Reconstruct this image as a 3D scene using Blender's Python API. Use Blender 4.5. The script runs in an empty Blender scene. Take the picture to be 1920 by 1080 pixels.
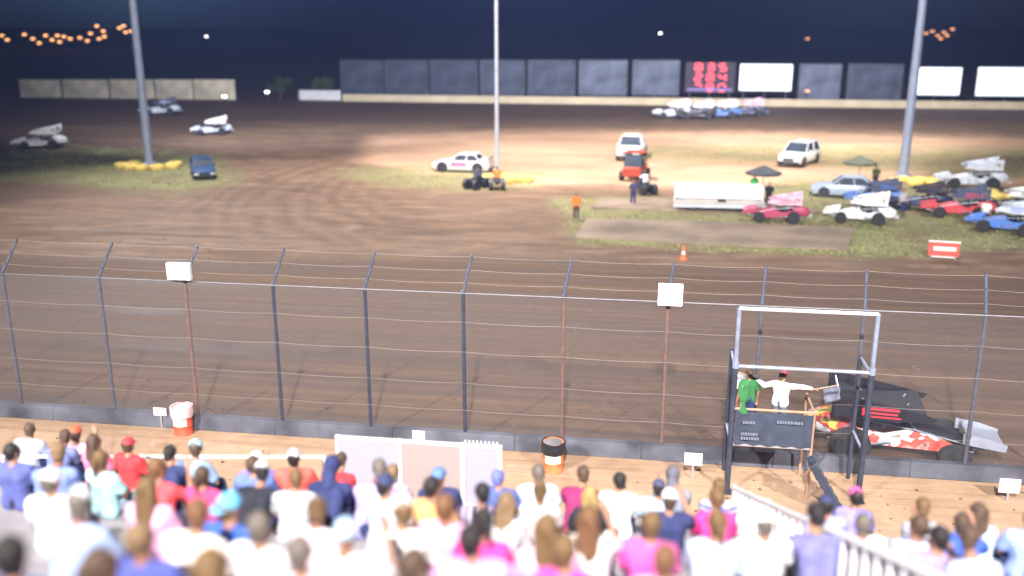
import bpy, bmesh, math, random
from mathutils import Vector, Matrix, noise
R = math.radians
C = bpy.context.scene.collection
sc = bpy.context.scene

# ------------------------------------------------------------------ camera
F = 1750.0; H = 12.0; PITCH = R(15.8); YAW = R(8.6)
cam_d = bpy.data.cameras.new('camera'); cam = bpy.data.objects.new('camera', cam_d); C.objects.link(cam)
cam.location = (0, 0, H); cam.rotation_euler = (R(90) - PITCH, 0, YAW)
cam_d.lens = 36 * F / 1920; cam_d.clip_end = 5000; cam_d.clip_start = 0.1
cam_d.dof.use_dof = True; cam_d.dof.focus_distance = 24; cam_d.dof.aperture_fstop = 0.27
sc.camera = cam
CM = Matrix.Rotation(YAW, 3, 'Z') @ Matrix.Rotation(R(90) - PITCH, 3, 'X')
CI = CM.transposed()
def ray(px, py): return (CM @ Vector(((px - 960) / F, -(py - 540) / F, -1.0)))
def G(px, py, z=0.0):
    d = ray(px, py); t = (z - H) / d.z
    return Vector((d.x * t, d.y * t, z))
def GY(px, py, Y):                       # point of the ray on the plane y = Y
    d = ray(px, py); t = Y / d.y
    return Vector((d.x * t, Y, H + d.z * t))
def GS(px, py, a, b=0.42):               # point of the ray on the plane z = a - b*y
    d = ray(px, py); t = (a - H) / (d.z + b * d.y)
    return Vector((d.x * t, d.y * t, H + d.z * t))
def proj(x, y, z=0.0):
    v = CI @ Vector((x, y, z - H))
    if v.z > -0.1: return None
    return (960 + F * v.x / -v.z, 540 - F * v.y / -v.z)

# ------------------------------------------------------------------ materials
MATS = {}
def mat(name, col, rough=0.7, metal=0.0, var=0.12, scale=3.0, bump=0.0, emit=0.0, spec=0.4, coat=0.0):
    if name in MATS: return MATS[name]
    m = bpy.data.materials.new(name); m.use_nodes = True; n = m.node_tree.nodes; l = m.node_tree.links
    p = n['Principled BSDF']; p.inputs['Roughness'].default_value = rough; p.inputs['Metallic'].default_value = metal
    p.inputs['Specular IOR Level'].default_value = spec; p.inputs['Coat Weight'].default_value = coat
    tc = n.new('ShaderNodeTexCoord'); nz = n.new('ShaderNodeTexNoise')
    nz.inputs['Scale'].default_value = scale; nz.inputs['Detail'].default_value = 4
    l.new(tc.outputs['Object'], nz.inputs['Vector'])
    r = n.new('ShaderNodeValToRGB'); r.color_ramp.elements[0].position = .3; r.color_ramp.elements[1].position = .7
    r.color_ramp.elements[0].color = [max(0, c * (1 - var)) for c in col] + [1]
    r.color_ramp.elements[1].color = [min(1, c * (1 + var)) for c in col] + [1]
    l.new(nz.outputs['Fac'], r.inputs['Fac']); l.new(r.outputs['Color'], p.inputs['Base Color'])
    if bump:
        b = n.new('ShaderNodeBump'); b.inputs['Strength'].default_value = bump; b.inputs['Distance'].default_value = .02
        l.new(nz.outputs['Fac'], b.inputs['Height']); l.new(b.outputs['Normal'], p.inputs['Normal'])
    if emit:
        l.new(r.outputs['Color'], p.inputs['Emission Color']); p.inputs['Emission Strength'].default_value = emit
    MATS[name] = m; return m
def cloth(col):
    k = 'cloth_%d_%d_%d' % tuple(int(c * 100) for c in col)
    return mat(k, [min(.82, c * (.92 + .10 * (1 - max(col)))) for c in col], .85, 0, .22, 7.0, .6, spec=.2)
def stripes(col, col2, sc_, direction='Z'):
    k = 'striped_cloth_%d_%d_%d' % tuple(int(c * 100) for c in col)
    if k in MATS: return MATS[k]
    m_ = mat(k, col, .85, 0, .2, 7.0, .6, spec=.2); nt = m_.node_tree; b = nt.nodes['Principled BSDF']; src = b.inputs['Base Color'].links[0].from_socket
    t_ = nt.nodes.new('ShaderNodeTexCoord'); w_ = nt.nodes.new('ShaderNodeTexWave'); w_.bands_direction = direction; w_.inputs['Scale'].default_value = sc_; w_.inputs['Distortion'].default_value = 1.2; w_.inputs['Detail Scale'].default_value = 2
    nt.links.new(t_.outputs['Object'], w_.inputs['Vector']); r_ = nt.nodes.new('ShaderNodeMapRange'); r_.inputs['From Min'].default_value = .45; r_.inputs['From Max'].default_value = .6; nt.links.new(w_.outputs['Fac'], r_.inputs['Value'])
    x_ = nt.nodes.new('ShaderNodeMix'); x_.data_type = 'RGBA'; nt.links.new(r_.outputs[0], x_.inputs[0]); nt.links.new(src, x_.inputs[6]); x_.inputs[7].default_value = (*col2, 1); nt.links.new(x_.outputs[2], b.inputs['Base Color']); return m_
def hairm(col):
    k = 'hair_%d_%d_%d' % tuple(int(c * 100) for c in col)
    return mat(k, col, .55, 0, .35, 45.0, .9, spec=.4)

SKIN = mat('skin', (.36, .19, .125), .55, 0, .08, 8)
SKIN2 = mat('skin_tan', (.27, .13, .085), .55, 0, .08, 8)
STEEL = mat('galvanised_steel', (.34, .38, .46), .45, .6, .15, 6)
POST = mat('blue_steel_post', (.032, .042, .075), .5, .3, .25, 4)
RUST = mat('rusty_post', (.15, .085, .065), .8, .1, .25, 5)
WIRE = mat('fence_wire', (.11, .11, .14), .5, .4, .1, 3)
CABLE = mat('steel_cable', (.27, .22, .20), .6, .2, .2, 2)
RUB = mat('tyre_rubber', (.022, .022, .025), .75, 0, .3, 8, .3)
DARK = mat('dark_plastic', (.03, .032, .04), .5, 0, .2, 5)
WHITE = mat('white_paint', (.78, .78, .80), .4, 0, .05, 3, coat=.2)
GLASS = mat('dark_glass', (.05, .065, .09), .12, 0, .2, 1.5, spec=.8)
CHROME = mat('bright_metal', (.62, .64, .68), .28, .9, .1, 6)
ALU = mat('aluminium_plank', (.30, .29, .32), .5, .2, .10, 5, .2)
CONC = mat('concrete', (.30, .285, .26), .9, 0, .18, 1.6, .4)

# ------------------------------------------------------------------ mesh kit
class MB:
    def __init__(s): s.v = []; s.f = []
    def _add(s, vs, fs):
        o = len(s.v); s.v += [tuple(v) for v in vs]; s.f += [tuple(i + o for i in f) for f in fs]; return s
    def box(s, c, d, rz=0, ry=0, rx=0):
        M = Matrix.Rotation(rz, 3, 'Z') @ Matrix.Rotation(ry, 3, 'Y') @ Matrix.Rotation(rx, 3, 'X'); c = Vector(c)
        vs = [c + M @ Vector((sx * d[0] / 2, sy * d[1] / 2, sz * d[2] / 2)) for sx in (-1, 1) for sy in (-1, 1) for sz in (-1, 1)]
        return s._add(vs, [(0, 1, 3, 2), (4, 6, 7, 5), (0, 4, 5, 1), (2, 3, 7, 6), (0, 2, 6, 4), (1, 5, 7, 3)])
    def tube(s, a, b, r1, r2=None, n=8):
        a = Vector(a); b = Vector(b); r2 = r1 if r2 is None else r2; d = (b - a)
        if d.length < 1e-6: return s
        d.normalize(); u = d.orthogonal().normalized(); w = d.cross(u)
        ring = lambda c, r: [c + (u * math.cos(2 * math.pi * i / n) + w * math.sin(2 * math.pi * i / n)) * r for i in range(n)]
        return s._add(ring(a, r1) + ring(b, r2), [(i, (i + 1) % n, n + (i + 1) % n, n + i) for i in range(n)] + [tuple(range(n))[::-1], tuple(range(n, 2 * n))])
    def path(s, pts, r, n=6):
        for a, b in zip(pts, pts[1:]): s.tube(a, b, r, r, n)
        return s
    def ell(s, c, r, n=12, m=8, rot=None, z0=-1.0):
        c = Vector(c); vs = []; fs = []; rot = rot or Matrix.Identity(3)
        a0 = math.asin(max(-1, z0))
        for j in range(m + 1):
            a = a0 + (math.pi / 2 - a0) * j / m
            for i in range(n):
                t = 2 * math.pi * i / n
                vs.append(c + rot @ Vector((r[0] * math.cos(a) * math.cos(t), r[1] * math.cos(a) * math.sin(t), r[2] * math.sin(a))))
        for j in range(m):
            for i in range(n): fs.append((j * n + i, j * n + (i + 1) % n, (j + 1) * n + (i + 1) % n, (j + 1) * n + i))
        fs.append(tuple(range(n))[::-1]); fs.append(tuple(range(m * n, m * n + n)))
        return s._add(vs, fs)
    def cap(s, a, ra, b, rb, n=12):
        s.tube(a, b, ra, rb, n); s.ell(a, (ra,) * 3, n, 6); s.ell(b, (rb,) * 3, n, 6); return s
    def loft(s, rings, close=True):
        n = len(rings[0]); vs = [p for r in rings for p in r]; fs = []
        for j in range(len(rings) - 1):
            for i in range(n): fs.append((j * n + i, j * n + (i + 1) % n, (j + 1) * n + (i + 1) % n, (j + 1) * n + i))
        if close: fs += [tuple(range(n))[::-1], tuple(range((len(rings) - 1) * n, len(rings) * n))]
        return s._add(vs, fs)
    def lathe(s, c, prof, axis='Z', n=20):
        c = Vector(c); rings = []
        for r, h in prof:
            ring = []
            for i in range(n):
                t = 2 * math.pi * i / n; x, y = r * math.cos(t), r * math.sin(t)
                p = {'Z': (x, y, h), 'Y': (x, h, y), 'X': (h, x, y)}[axis]
                ring.append(c + Vector(p))
            rings.append(ring)
        return s.loft(rings)
    def prism(s, pts, y0, y1, plane='XZ'):
        f = (lambda p, y: (p[0], y, p[1])) if plane == 'XZ' else (lambda p, y: (p[0], p[1], y))
        n = len(pts); vs = [f(p, y0) for p in pts] + [f(p, y1) for p in pts]
        return s._add(vs, [tuple(range(n)), tuple(range(n, 2 * n))[::-1]] + [(i, n + i, n + (i + 1) % n, (i + 1) % n) for i in range(n)])
    def mesh(s, name, smooth=35, normals=True):
        me = bpy.data.meshes.new(name); me.from_pydata(s.v, [], s.f)
        if normals:
            bm = bmesh.new(); bm.from_mesh(me); bmesh.ops.recalc_face_normals(bm, faces=bm.faces); bm.to_mesh(me); bm.free()
        if smooth: me.shade_smooth(); me.set_sharp_from_angle(angle=R(smooth))
        return me
    def build(s, name, material=None, parent=None, smooth=35, bevel=0, loc=None, rz=0):
        me = s.mesh(name, smooth)
        return put(name, me, material, parent, bevel, loc, rz)
def put(name, me, material=None, parent=None, bevel=0, loc=None, rz=0):
    o = bpy.data.objects.new(name, me); C.objects.link(o)
    if material:
        if len(me.materials) == 0: me.materials.append(material)
        o.material_slots[0].link = 'OBJECT'; o.material_slots[0].material = material
    if parent: o.parent = parent
    if loc: o.location = loc
    o.rotation_euler.z = rz
    if bevel:
        b = o.modifiers.new('bevel', 'BEVEL'); b.width = bevel; b.segments = 2; b.limit_method = 'ANGLE'
    return o
def tag(o, label, cat, group=None):
    o['label'] = label; o['category'] = cat
    if group: o['group'] = group
    return o
def thing(name, label, cat, loc=(0, 0, 0), rz=0, group=None):
    o = bpy.data.objects.new(name, None); C.objects.link(o); o.empty_display_size = .3
    o.location = loc; o.rotation_euler = (0, 0, rz); return tag(o, label, cat, group)
def struct(o, kind='structure'): o['kind'] = kind; return o
KIDS = {}
def copy_tree(o, parent=None, mats=None):
    c = o.copy(); C.objects.link(c); c.parent = parent
    nm = o.name.split('.')[0]
    if mats and nm in mats and c.type == 'MESH':
        c.material_slots[0].link = 'OBJECT'; c.material_slots[0].material = mats[nm]
    for ch in list(o.children): copy_tree(ch, c, mats)
    return c
def clone(src, loc, rz, label, group=None, mats=None, scale=1):
    c = copy_tree(src, None, mats); c.location = loc; c.rotation_euler = (0, 0, rz); c['label'] = label
    c.scale = (scale,) * 3
    if group: c['group'] = group
    return c
FIRST = {}
def place(kind, loc, rz, label, group=None, mats=None, scale=1):    # the first use moves the prototype itself, the rest copy it
    src = FIRST[kind]
    if not src.get('used'):
        src['used'] = 1; ORIG[kind] = copy_state(src)
    return clone(src, loc, rz, label, group, mats, scale)
ORIG = {}
def copy_state(o): return True

# ------------------------------------------------------------------ world: night sky with a little glow
w = bpy.data.worlds.new('World'); sc.world = w; w.use_nodes = True
n = w.node_tree.nodes; l = w.node_tree.links
bg = n['Background']; tc = n.new('ShaderNodeTexCoord'); sx = n.new('ShaderNodeSeparateXYZ'); l.new(tc.outputs['Generated'], sx.inputs[0])
at = n.new('ShaderNodeMath'); at.operation = 'ARCTAN2'; l.new(sx.outputs['X'], at.inputs[0]); l.new(sx.outputs['Y'], at.inputs[1])
mr = n.new('ShaderNodeMapRange'); mr.inputs['From Min'].default_value = R(-39); mr.inputs['From Max'].default_value = R(22)
l.new(at.outputs[0], mr.inputs['Value'])
rp = n.new('ShaderNodeValToRGB'); l.new(mr.outputs[0], rp.inputs['Fac'])
E = rp.color_ramp.elements
E[0].position = 0; E[0].color = (.036, .058, .115, 1); E[1].position = 1; E[1].color = (.038, .045, .070, 1)
for pos, c in ((.14, (.058, .10, .18)), (.26, (.030, .050, .105)), (.42, (.011, .016, .052)), (.62, (.009, .011, .038)), (.80, (.024, .028, .048))):
    e = E.new(pos); e.color = (*c, 1)
nz = n.new('ShaderNodeTexNoise'); nz.inputs['Scale'].default_value = 2.5; l.new(tc.outputs['Generated'], nz.inputs['Vector'])
mx = n.new('ShaderNodeMix'); mx.data_type = 'RGBA'; mx.blend_type = 'MULTIPLY'; mx.inputs[0].default_value = .5
l.new(rp.outputs['Color'], mx.inputs[6]); l.new(nz.outputs['Color'], mx.inputs[7])
mp = n.new('ShaderNodeMapRange'); mp.inputs['From Min'].default_value = 0; mp.inputs['From Max'].default_value = 1
mp.inputs['From Max'].default_value = .05; mp.inputs['To Min'].default_value = .30; mp.inputs['To Max'].default_value = 1.0
l.new(sx.outputs['Z'], mp.inputs['Value']); vm = n.new('ShaderNodeVectorMath'); vm.operation = 'SCALE'
l.new(mx.outputs[2], vm.inputs[0]); l.new(mp.outputs[0], vm.inputs['Scale']); l.new(vm.outputs[0], bg.inputs['Color']); bg.inputs['Strength'].default_value = .85

# ------------------------------------------------------------------ ground with painted soils (albedo only)
def sstep(a, b, x):
    t = min(1, max(0, (x - a) / (b - a))); return t * t * (3 - 2 * t)
def inpoly(x, y, P):
    c = False; j = len(P) - 1
    for i in range(len(P)):
        if (P[i][1] > y) != (P[j][1] > y) and x < (P[j][0] - P[i][0]) * (y - P[i][1]) / (P[j][1] - P[i][1]) + P[i][0]: c = not c
        j = i
    return c
def polyd(x, y, P, ky):                    # signed distance, y stretched by ky
    best = 1e9
    for i in range(len(P)):
        ax, ay = P[i]; bx, by = P[(i + 1) % len(P)]; ay *= ky; by *= ky; yy = y * ky
        dx, dy = bx - ax, by - ay; t = max(0, min(1, ((x - ax) * dx + (yy - ay) * dy) / (dx * dx + dy * dy + 1e-9)))
        best = min(best, math.hypot(x - ax - t * dx, yy - ay - t * dy))
    return best if inpoly(x, y, P) else -best
ZONES = {   # traced once on the ground plane: (channel, outline, feather, strength)
 'mid':   [([(330, 262), (520, 235), (1000, 232), (1500, 232), (1990, 236), (1990, 520), (1500, 505), (1000, 480), (620, 480), (-200, 480), (-200, 410), (150, 370), (420, 350), (440, 300)], 60, 1.0)],
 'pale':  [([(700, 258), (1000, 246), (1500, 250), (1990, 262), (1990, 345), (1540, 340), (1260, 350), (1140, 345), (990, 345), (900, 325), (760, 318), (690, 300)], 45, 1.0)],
 'grass': [([(-200, 295), (100, 280), (300, 285), (410, 300), (420, 345), (330, 362), (200, 350), (60, 335), (-200, 345)], 50, .9),
           ([(640, 320), (800, 312), (1000, 328), (1000, 350), (880, 356), (700, 345)], 40, .75),
           ([(1040, 372), (1260, 370), (1420, 350), (1530, 335), (1640, 350), (1990, 355), (1990, 455), (1760, 480), (1600, 482), (1330, 468), (1080, 455), (1060, 420)], 26, .95),
           ([(1200, 278), (1500, 276), (1990, 282), (1990, 335), (1700, 322), (1400, 300), (1200, 298)], 40, .8)],
}
def soil(x, y):
    p = proj(x, y)
    n1 = noise.noise(Vector((x * .10, y * .25, 0))) ; n2 = noise.noise(Vector((x * .5, y * .8, 5)))
    if p is None or p[1] > 760 or p[0] < -400 or p[0] > 2400: return (0, 0, 0, 0)
    px, py = p[0] + 30 * n1, p[1] + 7 * n2
    out = []
    for k in ('mid', 'pale', 'grass'):
        v = 0
        for P, fe, st in ZONES[k]:
            if P[0][1] - 250 < py:
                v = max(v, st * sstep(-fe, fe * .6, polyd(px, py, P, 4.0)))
        out.append(v)
    out[2] *= .72 + .5 * noise.noise(Vector((x * .35, y * .35, 9))) + .3 * n2
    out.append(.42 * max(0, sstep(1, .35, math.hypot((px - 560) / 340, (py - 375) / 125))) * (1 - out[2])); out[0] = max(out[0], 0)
    return out
xs = [-420, -300, -220, -170] + [-140 + i * .8 for i in range(0, 326)] + [150, 180, 240, 320, 420]
ys = [-30, -15, 0, 10, 18] + [22 + i * .35 for i in range(0, 100)] + [57 + i * .7 for i in range(0, 135)] + [155, 165, 180, 220, 300, 500, 900, 1500, 2500]
xs[0] = -2500; xs[-1] = 2500
def gz(x, y):
    z = 0
    if 26 < y < 52: z += .035 * noise.noise(Vector((x * .06, y * .9, 1))) + .03 * noise.noise(Vector((x * .25, y * 1.6, 3)))
    if 52 <= y < 108: z += .05 * noise.noise(Vector((x * .15, y * .3, 1)))
    if y > 112: z += .12 * sstep(112, 140, y)
    return z
vs = [(x, y, gz(x, y)) for y in ys for x in xs]; nx = len(xs)
fs = [(j * nx + i, j * nx + i + 1, (j + 1) * nx + i + 1, (j + 1) * nx + i) for j in range(len(ys) - 1) for i in range(nx - 1)]
me = bpy.data.meshes.new('ground'); me.from_pydata(vs, [], fs); me.shade_smooth()
ca = me.color_attributes.new('soil', 'FLOAT_COLOR', 'POINT')
cols = []
for v in vs: cols += list(soil(v[0], v[1]))
ca.data.foreach_set('color', cols)
gm = bpy.data.materials.new('dirt_ground'); gm.use_nodes = True; n = gm.node_tree.nodes; l = gm.node_tree.links
p = n['Principled BSDF']; p.inputs['Roughness'].default_value = .85; p.inputs['Specular IOR Level'].default_value = .25
at = n.new('ShaderNodeAttribute'); at.attribute_name = 'soil'; sp = n.new('ShaderNodeSeparateColor'); l.new(at.outputs['Color'], sp.inputs[0])
geo = n.new('ShaderNodeNewGeometry'); sy = n.new('ShaderNodeSeparateXYZ'); l.new(geo.outputs['Position'], sy.inputs[0])
def noi(scale, st, det=5, rough=.6, dist=0.0):
    mp = n.new('ShaderNodeMapping'); mp.inputs['Scale'].default_value = st; l.new(geo.outputs['Position'], mp.inputs['Vector'])
    z = n.new('ShaderNodeTexNoise'); z.inputs['Scale'].default_value = scale; z.inputs['Detail'].default_value = det
    z.inputs['Roughness'].default_value = rough; z.inputs['Distortion'].default_value = dist; l.new(mp.outputs[0], z.inputs['Vector']); return z
def ramp(fac, stops):
    r = n.new('ShaderNodeValToRGB'); l.new(fac, r.inputs['Fac']); e = r.color_ramp.elements
    e[0].position, e[0].color = stops[0][0], (*stops[0][1], 1); e[1].position, e[1].color = stops[-1][0], (*stops[-1][1], 1)
    for po, co in stops[1:-1]: q = e.new(po); q.color = (*co, 1)
    return r.outputs['Color']
def mix(f, a, b, mode='MIX'):
    m = n.new('ShaderNodeMix'); m.data_type = 'RGBA'; m.blend_type = mode
    if isinstance(f, float): m.inputs[0].default_value = f
    else: l.new(f, m.inputs[0])
    l.new(a, m.inputs[6]); l.new(b, m.inputs[7]); return m.outputs[2]
streak = noi(1.0, (.035, .75, 1), 6, .65, .6); fine = noi(2.2, (1, 1, 1), 6, .7); blot = noi(.09, (1, 1.6, 1), 4, .6, 1.0)
track = ramp(streak.outputs['Fac'], [(.30, (.070, .043, .031)), (.5, (.106, .067, .046)), (.62, (.134, .086, .057)), (.75, (.19, .122, .080))])
mid = ramp(noi(.5, (.35, 1, 1), 6, .68, 1.6).outputs['Fac'], [(.30, (.105, .066, .042)), (.5, (.165, .106, .069)), (.72, (.26, .170, .112))])
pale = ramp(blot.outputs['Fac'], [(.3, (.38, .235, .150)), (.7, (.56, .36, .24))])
grass = ramp(noi(.8, (1, 1, 1), 5, .7).outputs['Fac'], [(.3, (.17, .18, .075)), (.55, (.24, .245, .11)), (.75, (.32, .30, .155))])
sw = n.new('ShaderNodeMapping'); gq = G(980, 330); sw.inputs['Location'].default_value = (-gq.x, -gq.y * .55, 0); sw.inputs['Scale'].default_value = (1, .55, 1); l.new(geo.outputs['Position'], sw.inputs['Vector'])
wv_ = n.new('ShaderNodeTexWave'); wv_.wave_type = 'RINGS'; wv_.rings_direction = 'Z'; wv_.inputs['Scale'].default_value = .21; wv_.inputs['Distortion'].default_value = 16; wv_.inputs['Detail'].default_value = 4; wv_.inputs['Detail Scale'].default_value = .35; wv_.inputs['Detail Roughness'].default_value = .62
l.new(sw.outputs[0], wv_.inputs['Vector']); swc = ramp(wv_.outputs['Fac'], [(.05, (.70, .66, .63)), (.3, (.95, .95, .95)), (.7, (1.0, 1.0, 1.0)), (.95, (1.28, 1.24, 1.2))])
fs_ = ramp(noi(1.0, (.03, 2.6, 1), 5, .7, .8).outputs['Fac'], [(.32, (.80, .80, .80)), (.5, (1.0, 1.0, 1.0)), (.68, (1.22, 1.20, 1.18))]); track = mix(1.0, track, fs_, 'MULTIPLY')
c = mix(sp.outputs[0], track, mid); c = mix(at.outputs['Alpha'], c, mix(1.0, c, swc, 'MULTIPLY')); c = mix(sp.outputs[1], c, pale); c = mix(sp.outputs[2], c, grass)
ap = n.new('ShaderNodeMath'); ap.operation = 'LESS_THAN'; l.new(sy.outputs['Y'], ap.inputs[0]); ap.inputs[1].default_value = 24.75
aprn = ramp(noi(.35, (1, 1, 1), 6, .7).outputs['Fac'], [(.3, (.33, .22, .145)), (.7, (.47, .32, .215))])
c = mix(ap.outputs[0], c, aprn)
fr = ramp(fine.outputs['Fac'], [(.3, (.86, .86, .86)), (.7, (1.08, 1.08, 1.08))]); c = mix(1.0, c, fr, 'MULTIPLY')
l.new(c, p.inputs['Base Color']); rr_ = n.new('ShaderNodeMapRange'); rr_.inputs['From Min'].default_value = .35; rr_.inputs['From Max'].default_value = .65; rr_.inputs['To Min'].default_value = .62; rr_.inputs['To Max'].default_value = .95; l.new(streak.outputs['Fac'], rr_.inputs['Value']); l.new(rr_.outputs[0], p.inputs['Roughness'])
bu = n.new('ShaderNodeBump'); bu.inputs['Strength'].default_value = .35; bu.inputs['Distance'].default_value = .05
l.new(fine.outputs['Fac'], bu.inputs['Height']); bu2 = n.new('ShaderNodeBump'); bu2.inputs['Strength'].default_value = .5; bu2.inputs['Distance'].default_value = .25
l.new(streak.outputs['Fac'], bu2.inputs['Height']); l.new(bu.outputs[0], bu2.inputs['Normal']); l.new(bu2.outputs[0], p.inputs['Normal'])
struct(put('ground', me, gm))

# clods and berm lumps on the track: uncountable
rnd = random.Random(4)
mb = MB()
for i in range(1500):
    x = rnd.uniform(-45, 30); y = rnd.choice([rnd.gauss(27, 1.0), rnd.gauss(36, 2.5), rnd.gauss(46, 2), rnd.uniform(18, 24)])
    if 24.3 < y < 25.3: continue
    s_ = rnd.uniform(.02, .06)
    mb.ell((x, y, s_ * .2 + gz(x, y)), (s_ * 1.3, s_, s_ * .7), 5, 3)
o = mb.build('dirt_clods', mat('dirt_clod', (.13, .085, .060), .95, 0, .3, 2), smooth=0); struct(o, 'stuff')

# grass blades
rnd = random.Random(7); mb = MB(); cnt = 0; tries = 0
while cnt < 16000 and tries < 200000:
    tries += 1
    y = 50 + 50 * rnd.random() ** 1.5; x = rnd.uniform(-.75 * y, .50 * y)
    g = soil(x, y)[2]
    if rnd.random() > g * .9: continue
    h = rnd.uniform(.03, .08); a = rnd.uniform(0, math.pi); dx, dy = math.cos(a) * .10, math.sin(a) * .10; z = gz(x, y)
    mb._add([(x - dx, y - dy, z - .01), (x + dx, y + dy, z - .01), (x + rnd.uniform(-.08, .08), y + rnd.uniform(-.08, .08), z + h)], [(0, 1, 2)]); cnt += 1
me = mb.mesh('grass', 0, False)
struct(put('grass', me, mat('grass_blade', (.235, .25, .105), .8, 0, .3, .6)), 'stuff')

# concrete pads in the infield
def pad(px, name='concrete_pad', h=.03):
    P = [G(a, b) for a, b in px]; mb = MB(); mb.prism([(q.x, q.y) for q in P], -.02, .05 + h, 'XY')
    o = mb.build(name, mat('infield_concrete', (.225, .175, .130), .9, 0, .35, .35, .4)); struct(o); return o
pad([(1078, 446), (1100, 411), (1350, 418), (1600, 430), (1590, 470), (1330, 460)])
pad([(1108, 391), (1128, 373), (1440, 373), (1540, 400), (1400, 401)])

# ------------------------------------------------------------------ near wall and catch fence
FY = 24.8
def post_x(px): return GY(px, 690, FY).x
wall = MB()
for i in range(-13, 10):
    x0 = i * 3.66; wall.prism([(FY - .17 + .45 * 0, 0), (FY + .22, 0), (FY + .13, .45), (FY - .12, .45)], x0 + .002, x0 + 3.658)
wv = [(v[1], v[0], v[2]) for v in wall.v]; wall.v = wv
o = wall.build('retaining_wall', mat('painted_wall', (.075, .080, .105), .85, 0, .55, .9, .6), bevel=.02)
tag(o, 'low dark blue grey concrete wall along the foot of the catch fence', 'wall')
fence = thing('catch_fence', 'tall wire catch fence on dark and rusty posts between apron and track', 'fence', (0, FY, 0))
ppx = [(-150, 0), (30, 0), (205, 0), (362, 1), (522, 0), (690, 0), (870, 0), (1055, 1), (1247, 1), (1420, 0), (1610, 0), (1835, 0), (2040, 0)]
PX = []
TOPZ = 4.72
for px, ru in ppx:
    x = post_x(px); PX.append(x)
    mb = MB(); mb.tube((x, 0.02, 0.0), (x, 0.02, TOPZ), .055, .055, 10); mb.tube((x, 0.02, 1.2), (x, .02, 1.3), .07, .07, 10)
    mb.box((x, .02, .03), (.2, .2, .05)); mb.tube((x, .02, 3.0), (x, .02, 3.08), .068, .068, 10)
    po = mb.build('post', RUST if ru else (POST if 500 < px < 1000 else mat('paler_post', (.085, .085, .115), .6, .2, .25, 4)), fence)  # plain posts towards both ends get a paler blue grey
    if ru: po['label'] = 'rusty brown fence post'
    arm = MB(); arm.tube((x, .02, TOPZ - .02), (x + .12, .75, TOPZ + .86), .042, .035, 8); arm.tube((x, .02, TOPZ - .06), (x, .02, TOPZ + .03), .066, .066, 8)
    for t in (.25, .6, .97): arm.box((x + .12 * t, .02 + .73 * t, TOPZ + .88 * t), (.05, .06, .10))
    arm.build('arm', mat('arm_steel', (.075, .09, .145), .5, .3, .2, 4), fence)
x0, x1 = PX[0], PX[-1]
def sag(y, z, r, nm='cable', dy=0, s=.05, m=CABLE):
    mb = MB()
    for a, b in zip(PX, PX[1:]):
        pts = []
        for k in range(7):
            t = k / 6; pts.append((a + (b - a) * t + .12 * dy, y, z - s * 4 * t * (1 - t)))
        mb.path(pts, r, 5)
    return mb.build(nm, m, fence)
for z, r in ((TOPZ - .02, .021), (3.85, .005), (2.95, .006), (2.0, .005), (1.15, .005)): sag(-.045, z, r, 'top_rail' if r > .02 else 'cable', 0, .0 if r > .02 else .035, mat('rail_steel', (.12, .115, .13), .5, .3, .2, 4) if r > .02 else CABLE)
for t in (.25, .6, .97): sag(.02 + .73 * t + .02, TOPZ + .88 * t, .0045, 'arm_cable', t, .04)
mb = MB(); cell = .085; zt = TOPZ - .04; zb = .47; hh = zt - zb
def flatwire(a, b, r):
    a = Vector(a); b = Vector(b); d = (b - a).normalized(); u = Vector((0, 1, 0)); w_ = d.cross(u) * r; u = u * r
    mb._add([a + w_, a - w_ * .5 + u, a - w_ * .5 - u, b + w_, b - w_ * .5 + u, b - w_ * .5 - u], [(0, 1, 4, 3), (1, 2, 5, 4), (2, 0, 3, 5)])
x = x0 - hh
while x < x1:
    a, b = max(x, x0), min(x + hh, x1)
    if b > a: flatwire((a, -.065, zb + (a - x)), (b, -.065, zb + (b - x)), .0019)
    if b > a: flatwire((a, -.072, zt - (a - x)), (b, -.072, zt - (b - x)), .0019)
    x += cell
o = put('wire_mesh', mb.mesh('wire_mesh', 0, False), WIRE, fence)

# white boxes hung on the fence
def fence_box(px, py, wd, ht, dp, label, post):
    q = GY(px, py, FY - .25); t = thing('speaker_box', label, 'box', (q.x, FY - .22, q.z - ht / 2))
    MB().box((0, 0, ht / 2), (wd, dp, ht)).build('cabinet', mat('white_cabinet', (.80, .82, .88), .5, 0, .04, 4), t, bevel=.015)
    MB().box((0, -dp / 2 - .006, ht / 2), (wd * .86, .012, ht * .84)).build('front_panel', mat('front_cloth', (.66, .68, .74), .8, 0, .05, 30, .3), t, bevel=.004)
    MB().tube((-wd * .3, dp / 2, ht * .5), (-wd * .3, .20, ht * .5), .02).tube((wd * .3, dp / 2, ht * .5), (wd * .3, .20, ht * .5), .02).build('bracket', DARK, t)
    return t
fence_box(335, 509, .72, .50, .16, 'white box hung high on the left rusty fence post above the red drum', 0)
fence_box(1257, 553, .66, .60, .16, 'white box on top of the rusty post left of the starter stand', 1)

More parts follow.
